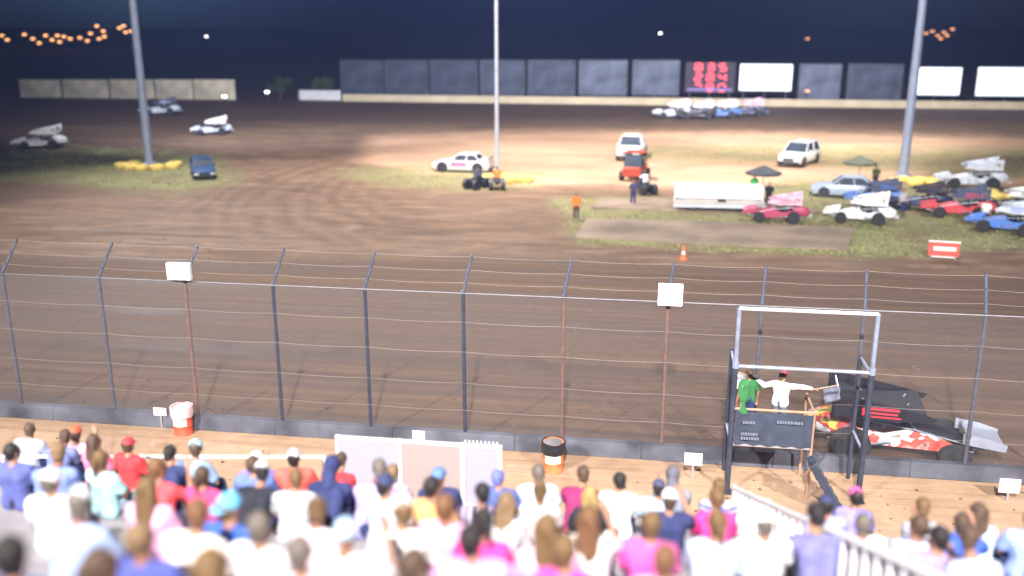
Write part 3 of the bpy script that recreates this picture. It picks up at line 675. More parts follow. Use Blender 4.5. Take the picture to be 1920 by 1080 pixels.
# px, py of the head, shirt, trousers, hair, hat, arms, long sleeves, female, label
CROWD = [
 (40, 812, (.45, .50, .70), NV, ('short', br_), None, 'lap', 1, 0, 'person in a blue grey long sleeved top at the far left of the front row'),
 (92, 822, (.16, .20, .42), NV, ('short', br_), None, 'knees', 1, 0, 'person in a slate blue top leaning forward beside the red orange cap'),
 (134, 795, PK, NV, ('short', br_), ('cap', (.75, .13, .07)), 'lap', 0, 1, 'person in a pink shirt with a red orange cap in the front row'),
 (172, 828, (.78, .22, .38), BK, ('long', br_), None, 'lap', 0, 1, 'person in a rose shirt with long brown hair behind the red orange cap'),
 (238, 838, RD, NV, ('short', br_), ('cap', (.66, .06, .08)), 'lap', 0, 0, 'person in a red shirt with a matching red cap on the left'),
 (18, 850, (.10, .12, .35), BK, ('short', bl_), None, 'lap', 1, 0, 'person in a dark blue jacket at the left edge by the pipe rail'),
 (75, 868, (.20, .28, .66), NV, ('short', db_), None, 'knees', 0, 0, 'person in a royal blue shirt leaning forward behind the long rail'),
 (185, 858, CY, (.3, .4, .5), ('pony', bd_), None, 'lap', 0, 1, 'person in a pale cyan shirt with a blond ponytail on the left'),
 (88, 912, W_, (.3, .3, .35), ('short', gr_), ('cap', (.80, .80, .82)), 'lap', 0, 0, 'person in a white shirt with a white cap at the lower left'),
 (300, 858, NV, BK, ('short', bl_), None, 'knees', 1, 0, 'person in a navy jacket with black hair left of the light blue cap'),
 (352, 848, (.3, .45, .7), NV, ('short', br_), ('cap', (.38, .66, .84)), 'lap', 0, 0, 'person with a light blue cap in the front row on the left'),
 (318, 886, (.72, .10, .12), NV, ('short', au), None, 'lap', 0, 1, 'person in a scarlet shirt with auburn hair below the light blue cap'),
 (386, 890, (.66, .07, .20), NV, ('pony', br_), None, 'lap', 0, 1, 'person in a crimson shirt with a brown ponytail on the left'),
 (432, 888, BK, NV, ('short', bl_), ('cap', (.55, .57, .62)), 'knees', 0, 0, 'person in a black shirt with a grey cap near the left rail posts'),
 (474, 868, (.12, .18, .45), NV, ('short', br_), None, 'lap', 1, 0, 'person in a mid blue jacket between two rail posts'),
 (500, 862, (.20, .16, .45), NV, ('short', gr_), ('cap', (.72, .72, .76)), 'lap', 0, 0, 'person in a violet blue shirt with a pale cap in the front row'),
 (425, 948, BL_, NV, ('short', bd_), ('capback', (.16, .50, .80)), 'lap', 0, 0, 'person in a deep blue shirt with a backward sky blue cap'),
 (272, 912, PK, (.10, .16, .4), ('long', bd_), None, 'lap', 0, 1, 'person in a large pale pink shirt with long blond hair at the lower left'),
 (120, 966, (.36, .48, .78), NV, ('short', gr_), ('cap', (.60, .66, .74)), 'lap', 0, 0, 'person in a steel blue shirt with a grey cap at the lower left'),
 (558, 862, (.75, .12, .10), NV, ('short', bl_), ('cap', (.50, .52, .58)), 'lap', 0, 0, 'person in a red shirt with a grey cap at the end of the pipe rail'),
 (590, 868, RD, NV, ('short', br_), None, 'knees', 1, 0, 'person in a red long sleeved top leaning forward at the end of the pipe rail'),
 (628, 890, NV, NV, ('hood', NV), None, 'knees', 1, 0, 'person in a navy hooded top leaning forward left of the lavender shirt'),
 (536, 905, (.66, .66, .76), (.3, .3, .4), ('short', bd_), None, 'lap', 0, 0, 'person in a grey and white striped shirt with fair hair left of the navy hood'),
 (575, 955, (.82, .66, .76), (.4, .4, .5), ('bun', bd_), None, 'lap', 0, 1, 'person in a very pale pink shirt with a blond bun'),
 (480, 985, (.80, .74, .80), NV, ('short', gr_), None, 'lap', 0, 0, 'person in an off white shirt with grey hair at the lower left'),
 (664, 893, LV, NV, ('short', gr_), None, 'knees', 0, 0, 'person in a wide lavender shirt with grey brown hair'),
 (726, 894, (.78, .36, .50), NV, ('short', db_), None, 'lap', 0, 0, 'person in a coral pink striped shirt with dark blond hair by the guard panels'),
 (752, 918, (.62, .70, .82), NV, ('short', bl_), ('cap', (.05, .06, .14)), 'lap', 0, 0, 'person in a pale blue shirt with a navy cap left of the orange shirt'),
 (790, 928, (.85, .42, .16), NV, ('short', bl_), None, 'lap', 0, 1, 'person in an orange shirt with dark hair left of the blue cap'),
 (822, 892, NV, BK, ('none', br_), ('cap', (.12, .22, .48)), 'lap', 0, 0, 'person in a navy shirt with a blue cap in front of the guard panels'),
 (833, 958, PK, NV, ('short', au), None, 'lap', 0, 0, 'person in a large pink shirt with cropped brown hair in the middle'),
 (882, 922, (.10, .05, .16), BK, ('short', bl_), None, 'lap', 0, 0, 'person in a dark purple jersey with thick black hair'),
 (745, 978, W_, (.4, .4, .5), ('short', bd_), ('cap', (.78, .74, .76)), 'lap', 0, 0, 'person in a plain white shirt with a cream cap at the bottom middle'),
 (938, 948, W_, (.2, .3, .5), ('long', db_), None, 'lap', 0, 1, 'person in a white striped top with long brown hair right of the black haired head'),
 (928, 1002, HP, (.3, .1, .2), ('pony', bl_), None, 'lap', 0, 1, 'person in a hot pink top with a dark ponytail at the bottom middle'),
 (968, 896, (.10, .14, .36), NV, ('scarf', (.14, .16, .50)), None, 'lap', 0, 0, 'person in a navy shirt with a blue bandana'),
 (1012, 920, (.74, .66, .68), (.4, .4, .5), ('bun', bd_), None, 'lap', 0, 1, 'person in a cream top with a fair bun right of the blue bandana'),
 (1044, 905, (.60, .70, .84), NV, ('short', gr_), None, 'lap', 0, 0, 'person in a pale sky blue shirt with grey hair below the orange drum'),
 (1080, 905, (.26, .03, .12), NV, ('short', br_), None, 'knees', 0, 0, 'person in a maroon shirt left of the long blond hair'),
 (1108, 928, BK, BK, ('long', (.34, .25, .10)), None, 'lap', 0, 1, 'person in a black shirt with long golden blond hair'),
 (1136, 905, (.74, .74, .78), NV, ('short', bl_), None, 'lap', 1, 0, 'person in a white long sleeved top with black hair right of the long blond hair'),
 (1190, 910, (.42, .54, .74), (.1, .12, .3), ('short', bl_), ('cap', (.07, .08, .15)), 'lap', 0, 0, 'person in a light blue shirt with a dark navy cap'),
 (1150, 982, (.80, .80, .84), NV, ('long', au), None, 'lap', 0, 1, 'person in a white shirt with long auburn hair at the bottom'),
 (1262, 905, (.24, .24, .30), (.3, .3, .4), ('hood', (.12, .12, .15)), None, 'knees', 1, 0, 'person in a grey hooded top leaning forward right of the navy cap'),
 (1272, 945, NV, (.5, .5, .6), ('short', br_), ('cap', (.76, .78, .82)), 'lap', 0, 0, 'person in a navy shirt with a white cap right of centre'),
 (1330, 948, HP, (.5, .1, .2), ('short', bd_), None, 'lap', 0, 1, 'person in a bright rose shirt with fair hair by the picket rail'),
 (1352, 925, (.16, .20, .62), NV, ('short', bd_), None, 'knees', 0, 0, 'person in a cobalt blue striped shirt left of the picket rail'),
 (1215, 985, (.78, .12, .46), (.5, .1, .3), ('short', bd_), None, 'lap', 0, 1, 'person in a magenta shirt with short fair hair'),
 (1300, 1005, (.50, .62, .82), NV, ('pony', bd_), None, 'lap', 0, 1, 'person in a light blue shirt with a blond ponytail near the picket rail'),
 (1440, 990, W_, W_, ('short', gr_), ('cap', (.82, .82, .84)), 'lap', 0, 0, 'person all in white with a white cap beside the picket rail'),
 (1250, 1046, (.78, .40, .60), NV, ('short', au), None, 'lap', 0, 0, 'person with cropped auburn hair at the very bottom right of centre'),
 (1000, 990, (.80, .52, .72), (.6, .1, .4), ('long', bd_), None, 'lap', 0, 1, 'person in a light pink vest with long fair hair at the bottom middle'),
 (885, 1040, (.80, .34, .70), NV, ('short', bl_), None, 'lap', 0, 0, 'person in an orchid shirt with short black hair at the bottom edge'),
 (1060, 1040, (.78, .08, .42), (.4, .1, .3), ('short', bd_), None, 'lap', 0, 1, 'person in a fuchsia shirt with fair hair at the bottom edge'),
 (640, 1010, (.80, .80, .84), NV, ('none', bd_), ('cap', (.46, .62, .78)), 'lap', 0, 0, 'person in a white shirt with a powder blue cap at the bottom'),
 (345, 985, (.82, .74, .72), (.4, .35, .3), ('short', au), None, 'lap', 0, 0, 'person in a cream shirt with auburn hair at the lower left'),
 (255, 1030, (.08, .10, .36), NV, ('short', db_), None, 'lap', 0, 0, 'person in a navy shirt with dark blond hair at the bottom left'),
 (30, 1020, (.10, .14, .42), NV, ('short', bl_), None, 'lap', 0, 0, 'person in a dark blue shirt at the bottom left corner'),
 (390, 1058, (.80, .56, .70), NV, ('long', bd_), None, 'lap', 0, 1, 'person in a pink shirt with long blond hair at the bottom left edge'),
 (1552, 942, (.30, .34, .60), NV, ('short', bl_), ('cap', (.04, .05, .12)), 'lap', 0, 0, 'person in a grey blue shirt with a navy cap right of the picket rail'),
 (1604, 945, (.24, .22, .62), NV, ('short', bl_), ('cap', (.62, .12, .34)), 'lap', 0, 1, 'person in a violet shirt with a magenta cap beneath the starter stand'),
 (1545, 985, (.16, .16, .36), BK, ('short', bl_), None, 'knees', 0, 0, 'person in a dark indigo shirt seen through the picket rail'),
 (1625, 975, W_, W_, ('short', gr_), None, 'lap', 0, 0, 'person in a white shirt with grey hair right of the picket rail'),
 (1722, 985, (.44, .52, .80), NV, ('short', br_), None, 'lap', 1, 0, 'person in a striped looking pale blue top at the lower right'),
 (1775, 970, (.55, .60, .80), NV, ('short', bd_), None, 'knees', 0, 0, 'person in a lilac blue striped shirt with fair hair at the lower right'),
 (1806, 985, (.05, .12, .55), NV, ('short', br_), None, 'lap', 0, 0, 'person in a strong blue shirt at the lower right'),
 (1852, 968, (.42, .56, .84), NV, ('long', br_), None, 'lap', 0, 1, 'person in a light blue top with long brown hair at the lower right'),
 (1905, 975, (.30, .40, .80), NV, ('short', au), None, 'lap', 0, 0, 'person in a blue shirt with auburn hair at the right edge'),
 (1760, 1020, (.36, .26, .46), NV, ('short', bl_), None, 'lap', 0, 0, 'person in a muted purple shirt at the bottom right'),
 (1870, 1030, (.50, .56, .82), NV, ('short', br_), None, 'knees', 0, 1, 'person in a periwinkle shirt leaning forward at the bottom right'),
 (160, 1046, (.30, .36, .70), NV, ('pony', br_), None, 'lap', 0, 1, 'person in a slate blue striped shirt with a brown ponytail at the bottom left'),
 (775, 1062, (.82, .80, .84), NV, ('short', br_), None, 'lap', 0, 0, 'person in a bright white shirt with brown hair at the bottom edge'),
 (560, 1050, (.80, .60, .74), NV, ('short', gr_), None, 'lap', 0, 0, 'person in a blush pink shirt with grey hair at the bottom edge'),
]
rnd = random.Random(11)
spots = []
for c_ in CROWD:
    q = GS(c_[0], c_[1], A_HEAD); k = min(range(len(rows)), key=lambda i: abs(rows[i] - q.y))
    d_ = ray(c_[0], c_[1]); x = d_.x * rows[k] / d_.y; spots.append([k, x])
for it in range(40):
    for i in range(len(spots)):
        for j in range(i):
            if spots[i][0] == spots[j][0] and abs(spots[i][1] - spots[j][1]) < .54:
                e = (.54 - abs(spots[i][1] - spots[j][1])) / 2 + .002; s_ = 1 if spots[i][1] > spots[j][1] else -1
                spots[i][1] += s_ * e; spots[j][1] -= s_ * e
LE = {'lap': [.04, .24], 'knees': [.62], 'phone': [.05]}
for c_, (k, x) in zip(CROWD, spots):
    px, py, sh, tr, hair, hat, arms, lng, fem, lab = c_
    if 'striped' in lab or 'jersey' in lab: sh = stripes([c * .6 for c in sh], (.45, .42, .55) if 'jersey' in lab else (.5, .5, .56), 4.0, 'X' if 'jersey' in lab else 'Z')
    v = int(rnd.random() * 3)
    if arms == 'lap' and rnd.random() < .16: arms = 'phone'
    key = ('sit', arms, LE[arms][v % len(LE[arms])], (0.0, .45, -.4)[v], bool(fem), bool(lng), False)
    person(key, (x, rows[k] + rnd.uniform(-.02, .04), seat_z(rows[k])), R(rnd.uniform(-12, 12)), lab, sh, tr, hair, SKIN if rnd.random() < .75 else SKIN2, 'spectators seated on the bleachers', rnd.uniform(.96, 1.06), hat)

# flagman and the mate on the starter stand
fp = GY(1462, 760, sY + .55)
flag = person(('stand', 'flag', .12, -.5, False, True, False), (fp.x, sY + .55, 1.46), R(-25), 'person in a white long sleeved shirt and red cap waving flags on the starter stand', (.80, .80, .86), (.10, .11, .15), ('short', br_), SKIN, None, 1.06, ('cap', (.42, .06, .12)))
J = PROTO[('stand', 'flag', .12, -.5, False, True, False)]['J']
def fl_world(v): return Matrix.Rotation(R(-25), 3, 'Z') @ (v * 1.06) + Vector((fp.x, sY + .55, 1.46))
def flagobj(hand, tip, cols, label, nm='signal_flag'):
    t = thing(nm, label, 'flag', hand); d_ = tip - hand
    MB().tube(-d_ * .15, d_, .012, .012, 8).build('stick', mat('wood_stick', (.45, .32, .2), .7, 0, .15, 8), t)
    m = MB(); N = 12; rings = []
    u = d_.normalized(); side = Vector((0, 0, -1)).cross(u).normalized(); dn = u.cross(side).normalized()
    if dn.z > 0: dn = -dn
    for k in range(N + 1):
        s_ = k / N; w = .035 * math.sin(s_ * 9)
        a_ = d_ * .35 + dn * (.03 + .42 * s_) + side * w; b_ = d_ * 1.0 + dn * (.03 + .40 * s_) + side * (w * 1.3 + .04 * math.sin(s_ * 5))
        rings.append([a_, b_, b_ + side * .006, a_ + side * .006])
    m.loft(rings); f_ = m.build('flag_cloth', cols[0], t, 60)
    return t
hr = fl_world(J['wr'] + Vector((.06, 0, -.01))); hl = fl_world(J['wl'] + Vector((-.06, 0, -.01)))
flagobj(hr, hr + Vector((.62, .1, .12)), [mat('dark_flag', (.10, .11, .16), .8, 0, .4, 8)], 'dark grey signal flag held out to the right by the flagman')
flagobj(hl, hl + Vector((-.42, .0, .16)), [mat('white_flag', (.74, .76, .84), .8, 0, .1, 8)], 'white signal flag held out to the left by the flagman')
# furled green flag leaning on the rail
g0 = Vector((sx0 + .18, sY - .05, 2.45)); t = thing('signal_flag', 'green signal flag hanging from the left post of the starter stand', 'flag', g0)
MB().tube((0, .06, -.85), (.03, 0, .62), .012).build('stick', MATS['wood_stick'], t)
m = MB(); rings = []
for k in range(9):
    z = .58 - .09 * k; wv = .10 + .05 * math.sin(k * .9); rings.append([Vector((.03 + wv * math.cos(a) * 1.0 + .05, .05 * math.sin(a) + .02 * math.cos(3 * a), z)) for a in [2 * math.pi * i / 12 for i in range(12)]])
m.loft(rings); m.build('flag_cloth', mat('green_flag', (.03, .15, .05), .8, 0, .2, 8), t, 60)
gp_ = GY(1398, 770, sY + .75)
person(('stand', 'down', .06, .45, False, False, False), (sx0 + .48, sY + .85, 1.46), R(20), 'person in a green shirt standing behind the left post of the starter stand', (.04, .17, .06), NV, ('short', br_), SKIN, None, 1.0)

# ------------------------------------------------------------------ vehicles
def wheel(parent, x, y, r, wd, rimm=CHROME, n=24):
    s = 1 if y > 0 else -1
    w_ = MB().lathe((x, y, r), [(r * .60, -wd / 2), (r * .93, -wd / 2), (r, -wd * .36), (r, wd * .36), (r * .93, wd / 2), (r * .60, wd / 2)], 'Y', n).build('wheel', RUB, parent)
    rm = MB().lathe((x, y, r), [(.02, -wd * .40), (r * .58, -wd * .44), (r * .61, -wd * .47), (r * .61, wd * .47), (r * .58, wd * .44), (.02, wd * .40)], 'Y', n)
    for k in range(5):
        a = 2 * math.pi * k / 5
        for sd in (-1, 1): rm.box((x + r * .33 * math.cos(a), y + sd * wd * .43, r + r * .33 * math.sin(a)), (r * .5, .03, r * .12), ry=-a)
    rm.build('rim', rimm, w_); return w_
def sprint(label, cols):
    """winged open wheel dirt car, front towards +X"""
    t = thing('race_car', label, 'race car', (0, 0, 0))
    for (x, y, r, wd) in ((-1.05, -.80, .42, .44), (-1.05, .80, .38, .38), (1.05, -.78, .33, .24), (1.05, .78, .33, .24)): wheel(t, x, y, r, wd)
    m = MB(); sec = lambda x, zc, hw_, hh_: [Vector((x, hw_ * math.copysign(abs(math.cos(a)) ** .6, math.cos(a)), zc + hh_ * math.copysign(abs(math.sin(a)) ** .6, math.sin(a)))) for a in [2 * math.pi * i / 16 for i in range(16)]]
    m.loft([sec(-2.0, .66, .05, .07), sec(-1.9, .66, .24, .22), sec(-1.6, .70, .32, .33), sec(-1.2, .74, .33, .36), sec(-.95, .74, .28, .30)]); m.build('tail_tank', cols['tail'], t, 50)
    m = MB(); m.loft([sec(.05, .62, .33, .30), sec(.5, .60, .31, .27), sec(1.0, .52, .26, .21), sec(1.45, .44, .18, .14), sec(1.65, .40, .08, .06)]); m.build('hood', cols['hood'], t, 50)
    for s in (-1, 1):
        m = MB(); m.prism([(-.98, .28), (.9, .25), (1.2, .42), (.75, .66), (.1, .78), (-.35, .62), (-.98, .72)], s * .36, s * .385); m.build('side_panel', cols['side'], t)
    m = MB().box((0, 0, .25), (2.3, .6, .05)); m.build('floor_pan', DARK, t)
    m = MB()
    for s in (-1, 1):
        m.path([(-1.35, s * .34, .35), (-.95, s * .33, .95), (-.55, s * .27, 1.30), (-.05, s * .27, 1.28), (.30, s * .34, .78), (1.3, s * .30, .50)], .022)
        m.path([(-1.5, s * .3, .3), (1.5, s * .28, .28)], .022); m.path([(-.95, s * .33, .95), (.30, s * .34, .78)], .02)
        m.tube((-.7, s * .30, 1.2), (-.85, s * .3, 1.55), .018); m.tube((.0, s * .27, 1.28), (.1, s * .3, 1.52), .018)
        m.tube((1.05, s * .30, .36), (1.05, s * .70, .33), .03); m.tube((-1.05, s * .3, .42), (-1.05, s * .65, .40), .035)
        m.path([(-.2, s * .42, .40), (-.6, s * .60, .38), (-1.3, s * .5, .5)], .03)
        m.tube((1.2, s * .26, .4), (.85, s * .72, .33), .016); m.tube((-.3, s * .35, .3), (-1.05, s * .68, .38), .018)
    m.tube((-.55, -.27, 1.30), (-.55, .27, 1.30), .022); m.tube((-.05, -.27, 1.28), (-.05, .27, 1.28), .022)
    m.path([(-1.9, -.32, .45), (-2.15, -.32, .45), (-2.15, .32, .45), (-1.9, .32, .45)], .025); m.path([(1.5, -.26, .35), (1.78, -.22, .4), (1.78, .22, .4), (1.5, .26, .35)], .022)
    m.build('roll_cage', STEEL, t)
    m = MB(); m.ell((-.42, 0, 1.02), (.15, .125, .15), 14, 10); m.build('helmet', cols['helmet'], t, 60)
    m = MB(); m.ell((-.48, 0, .72), (.16, .22, .24), 12, 8); m.cap((-.40, -.20, .84), .06, (.02, -.14, .80), .04); m.cap((-.40, .20, .84), .06, (.02, .14, .80), .04); m.build('driver_suit', DARK, t, 60)
    # main wing: cambered plate tilted nose-down with big side boards
    m = MB(); N = 10; rr = []
    for k in range(N + 1):
        x = -1.35 + 1.75 * k / N; z = 1.42 + .10 * (k / N - 1) * -1.9 - .10 * math.sin(math.pi * k / N); rr.append([Vector((x, -.76, z)), Vector((x, .76, z)), Vector((x, .76, z + .05)), Vector((x, -.76, z + .05))])
    m.loft(rr); wg = m.build('top_wing', cols['wing'], t)
    MB().box((-1.36, 0, 1.68), (.02, 1.5, .14)).build('wicker_bill', CHROME, wg)
    for s in (-1, 1):
        m = MB(); m.prism([(-1.50, 1.20), (-.30, 1.16), (.55, 1.24), (.62, 1.36), (.30, 1.46), (-.5, 1.64), (-1.50, 1.86)], s * .775, s * .80); sb = m.build('side_board', cols['board'], t)
        m = MB()
        if 'num' in cols:
            y = s * .806
            for (x, z, ww, hh_) in ((-1.05, 1.66, .07, .30), (-.85, 1.66, .07, .30), (-.45, 1.76, .62, .09), (-.45, 1.64, .56, .06), (-.40, 1.54, .60, .05)): m.box((x, y, z - .27), (ww, .008, hh_ * .7))
            m.build('number', cols['num'], sb)
    m = MB(); rr = []
    for k in range(7):
        x = 1.32 + .72 * k / 6; z = .74 - .13 * k / 6 - .04 * math.sin(math.pi * k / 6); rr.append([Vector((x, -.46, z)), Vector((x, .46, z)), Vector((x, .46, z + .03)), Vector((x, -.46, z + .03))])
    m.loft(rr); nw = m.build('nose_wing', cols['nose'], t)
    for s in (-1, 1): MB().prism([(1.22, .58), (2.08, .46), (2.10, .66), (1.7, .80), (1.22, .88)], s * .475, s * .49).build('end_plate', cols['nose'], nw)
    MB().tube((1.5, -.2, .4), (1.6, -.2, .7), .015).tube((1.5, .2, .4), (1.6, .2, .7), .015).build('wing_strut', STEEL, nw)
    return t
def paint(nm, c_): return mat('paint_' + nm, c_, .35 if nm != 'black' else .6, .1 if nm != 'black' else 0, .06, 2.5, coat=.4 if nm != 'black' else 0, spec=.4 if nm != 'black' else .15)
RW = mat('red_white_panel', (.75, .12, .10), .4, 0, .0, 1.2)
def two_tone(name, stops, scale):
    m_ = mat(name, stops[0][1], .4, 0, .1, scale, coat=.3); nt = m_.node_tree; r = [x for x in nt.nodes if x.type == 'VALTORGB'][0]; e = r.color_ramp
    e.interpolation = 'CONSTANT'
    while len(e.elements) > 1: e.elements.remove(e.elements[-1])
    e.elements[0].position = 0; e.elements[0].color = (*stops[0][1], 1)
    for p_, c_ in stops[1:]: q = e.elements.new(p_); q.color = (*c_, 1)
    return m_
SIDE = two_tone('livery_red_white', [(0, (.72, .74, .78)), (.47, (.72, .10, .08)), (.60, (.85, .35, .32))], 1.6)
TAIL = two_tone('livery_yellow', [(0, (.74, .76, .80)), (.44, (.70, .08, .08)), (.54, (.78, .60, .12)), (.66, (.74, .76, .8))], 2.2)
near = sprint('winged sprint car with black top wing red numbers and grey nose wing racing past', dict(tail=TAIL, hood=paint('black', (.012, .012, .018)), side=SIDE, helmet=WHITE, wing=paint('black', (.012, .012, .018)), board=paint('black', (.012, .012, .018)), num=mat('red_number', (.80, .03, .05), .5, 0, .05, 3), nose=paint('silver_grey', (.30, .33, .42))))
g = GY(1712, 858, 26.75); gx_ = G(1712, 858)
near.location = (gx_.x - .35, 26.45, .0); near.rotation_euler = (0, 0, R(-6)); near.scale = (1.32, 1.2, 1.06)
def race(px, py, rz, label, wing, body, sc_=1.0, group='race cars', nose=None, z=None):
    g_ = G(px, py); wm = paint(*wing); bm_ = paint(*body); g_.z = gz(g_.x, g_.y)
    if g_.z > .2:
        for _ in range(4): g_ = G(px, py, gz(g_.x, g_.y))
    c_ = clone(near, g_, R(rz), label, group, dict(top_wing=wm, side_board=wm, number=bm_, tail_tank=bm_, hood=bm_, side_panel=bm_, nose_wing=paint(*(nose or wing)), end_plate=bm_), sc_)
    return c_
def mud(m_):
    nt = m_.node_tree; b = nt.nodes['Principled BSDF']; src = b.inputs['Base Color'].links[0].from_socket
    t_ = nt.nodes.new('ShaderNodeTexCoord'); z_ = nt.nodes.new('ShaderNodeTexNoise'); z_.inputs['Scale'].default_value = 3.5; z_.inputs['Detail'].default_value = 8; z_.inputs['Roughness'].default_value = .75; nt.links.new(t_.outputs['Object'], z_.inputs['Vector'])
    r_ = nt.nodes.new('ShaderNodeMapRange'); r_.inputs['From Min'].default_value = .50; r_.inputs['From Max'].default_value = .66; nt.links.new(z_.outputs['Fac'], r_.inputs['Value'])
    x_ = nt.nodes.new('ShaderNodeMix'); x_.data_type = 'RGBA'; nt.links.new(r_.outputs[0], x_.inputs[0]); nt.links.new(src, x_.inputs[6]); x_.inputs[7].default_value = (.16, .11, .08, 1); nt.links.new(x_.outputs[2], b.inputs['Base Color'])
_paint = paint
def paint(nm, c_):
    new = ('paint_' + nm + '_muddy') not in MATS
    if not new: return MATS['paint_' + nm + '_muddy']
    m_ = mat('paint_' + nm + '_muddy', c_, .45, .0, .08, 2.5, coat=.25); mud(m_); return m_
mud(SIDE); mud(TAIL)
Wt = ('white', (.80, .82, .86)); Lt = ('lightgrey', (.55, .62, .74)); Pk = ('pink', (.72, .45, .60)); Dk = ('darknavy', (.04, .06, .14)); Rd = ('red', (.60, .06, .08)); Ye = ('yellow', (.75, .58, .12)); Bu = ('blue', (.08, .20, .62)); Mr = ('maroon', (.40, .05, .12)); Bk = ('black', (.012, .012, .018))
for (px, py, wg, bd, lab) in ((1262, 222, Wt, Lt, 'white winged race car leading the pack of four on the back straight'),
                              (1306, 224, Lt, Bk, 'pale grey winged race car second in the pack on the back straight'),
                              (1350, 222, Wt, Bu, 'white and blue winged race car third in the pack on the back straight'),
                              (1400, 219, Pk, Dk, 'pink and navy winged race car last in the pack on the back straight')):
    race(px, py, 186, lab, wg, bd, 1.3, 'race cars in the pack on the back straight')
race(78, 278, 200, 'white winged race car in the far left turn by the left edge', Wt, Wt, 1.25, 'race cars in the left turn')
race(398, 252, 200, 'white winged race car beyond the blue car in the left turn', Wt, Lt, 1.1, 'race cars in the left turn')
race(302, 216, 200, 'dark navy winged race car behind the left light pole', Dk, Lt, 1.3, 'race cars in the left turn')
race(1455, 414, 172, 'parked race car with pale pink wing and dark red tail by the stage', Pk, Mr, 1.0, 'race cars parked in the infield')
race(1612, 416, 165, 'parked race car with white wing and yellow nose in the infield', Wt, Wt, 1.05, 'race cars parked in the infield', nose=Ye)
race(1795, 406, 170, 'parked race car with dark wing and red body on the right', Dk, Rd, 1.1, 'race cars parked in the infield')
race(1888, 436, 150, 'parked race car with silver blue wing at the right edge', Lt, Bu, 1.1, 'race cars parked in the infield')
race(1900, 398, 168, 'parked race car with white wing and black body at the right edge', Wt, Bk, 1.0, 'race cars parked in the infield')
race(1640, 385, 175, 'parked race car with navy wing and blue body behind the white wing', Dk, Bu, 1.0, 'race cars parked in the infield')
race(1725, 392, 175, 'parked race car with black wing in front of the yellow tyres', Bk, Dk, 1.0, 'race cars parked in the infield')
race(1820, 352, 172, 'parked race car with pale grey wing farthest back on the right', Lt, Lt, 1.25, 'race cars parked in the infield')

def car(name, label, cat, loc, rz, L, W, Hh, body, stations, cabin, ride=.22, wr=.33, group=None):
    """body: list of (x, z_top, half width); cabin: (x rear base, x rear top, x front top, x front base, z base, z top)"""
    t = thing(name, label, cat, loc, rz, group)
    m = MB(); rg = []
    for x, zt_, hw_ in stations:
        rg.append([Vector((x, -hw_ * .94, ride)), Vector((x, -hw_, ride + .15)), Vector((x, -hw_, zt_ - .16)), Vector((x, -hw_ * .93, zt_ - .03)), Vector((x, -hw_ * .6, zt_)), Vector((x, hw_ * .6, zt_)), Vector((x, hw_ * .93, zt_ - .03)), Vector((x, hw_, zt_ - .16)), Vector((x, hw_, ride + .15)), Vector((x, hw_ * .94, ride))])
    m.loft(rg); m.build('body', body, t, 40)
    a, b, c_, d_, z0, z1 = cabin; h0, h1 = W / 2 * .93, W / 2 * .76
    cb = MB(); cb.loft([[Vector((a, -h0, z0)), Vector((d_, -h0, z0)), Vector((d_, h0, z0)), Vector((a, h0, z0))], [Vector((b, -h1, z1)), Vector((c_, -h1, z1)), Vector((c_, h1, z1)), Vector((b, h1, z1))]]); cb.build('windows', GLASS, t, 0)
    rf = MB().box(((b + c_) / 2, 0, z1 + .02), (c_ - b + .1, h1 * 2 + .04, .05)); rf.build('roof', body, t, bevel=.02)
    for s in (-1, 1):
        for (xa, xb) in ((a, b), (d_, c_), ((a + d_) / 2 - .1, (b + c_) / 2 - .05)): MB().tube((xa, s * (h0 + .006), z0), (xb, s * (h1 + .008), z1 + .02), .04, .035, 6).build('pillar', body, t)
    for x in (L * .31, -L * .31):
        for s in (-1, 1):
            wheel(t, x, s * (W / 2 - .10), wr, .22)
            MB().lathe((x, s * (W / 2 - .02), wr + .02), [(wr * 1.02, -.04), (wr * 1.15, -.04), (wr * 1.15, .035), (wr * 1.02, .035)], 'Y', 24).build('wheel_arch', DARK, t)
    zf = stations[-1][1]
    for s in (-1, 1):
        MB().box((stations[-1][0] + .01, s * W * .34, zf - .17), (.06, .34, .14)).build('headlight', mat('lamp_glass', (.75, .76, .78), .2, 0, .05, 3), t, bevel=.02)
        MB().box((stations[0][0] - .01, s * W * .38, stations[0][1] - .2), (.06, .22, .16)).build('tail_light', mat('red_lens', (.45, .02, .02), .3, 0, .1, 4), t, bevel=.02)
        MB().box((c_ + .25, s * (W / 2 + .06), z0 + .08), (.1, .16, .12)).build('mirror', body, t, bevel=.02)
    MB().box((stations[-1][0] + .02, 0, zf - .26), (.05, W * .42, .2)).build('grille', DARK, t)
    MB().box((stations[-1][0] + .03, 0, ride + .1), (.1, W * .92, .16)).build('bumper', DARK, t, bevel=.03)
    MB().box((stations[0][0] - .03, 0, ride + .1), (.1, W * .92, .16)).build('bumper', DARK, t, bevel=.03)
    return t
suv_st = [(-2.35, 1.05, .88), (-2.25, 1.12, .93), (-1.0, 1.12, .96), (.8, 1.12, .96), (1.2, 1.10, .95), (2.1, 1.0, .90), (2.3, .88, .82)]
pk_st = [(-2.75, 1.10, .92), (-2.65, 1.14, .96), (-.6, 1.14, .98), (.9, 1.18, .98), (2.3, 1.10, .94), (2.6, 1.0, .9)]
sd_st = [(-2.3, .80, .78), (-2.15, .95, .85), (-1.1, .98, .9), (.7, .96, .9), (1.9, .80, .84), (2.25, .66, .72)]
paint = _paint
WP = paint('vehicle_white', (.80, .82, .84))
pkt = car('pickup_truck', 'white pickup truck facing the stands above the red utility buggy', 'truck', G(1184, 296), R(-96), 5.3, 2.0, 1.9, WP, pk_st, (-.75, -.6, .55, 1.15, 1.12, 1.85), .35, .40)
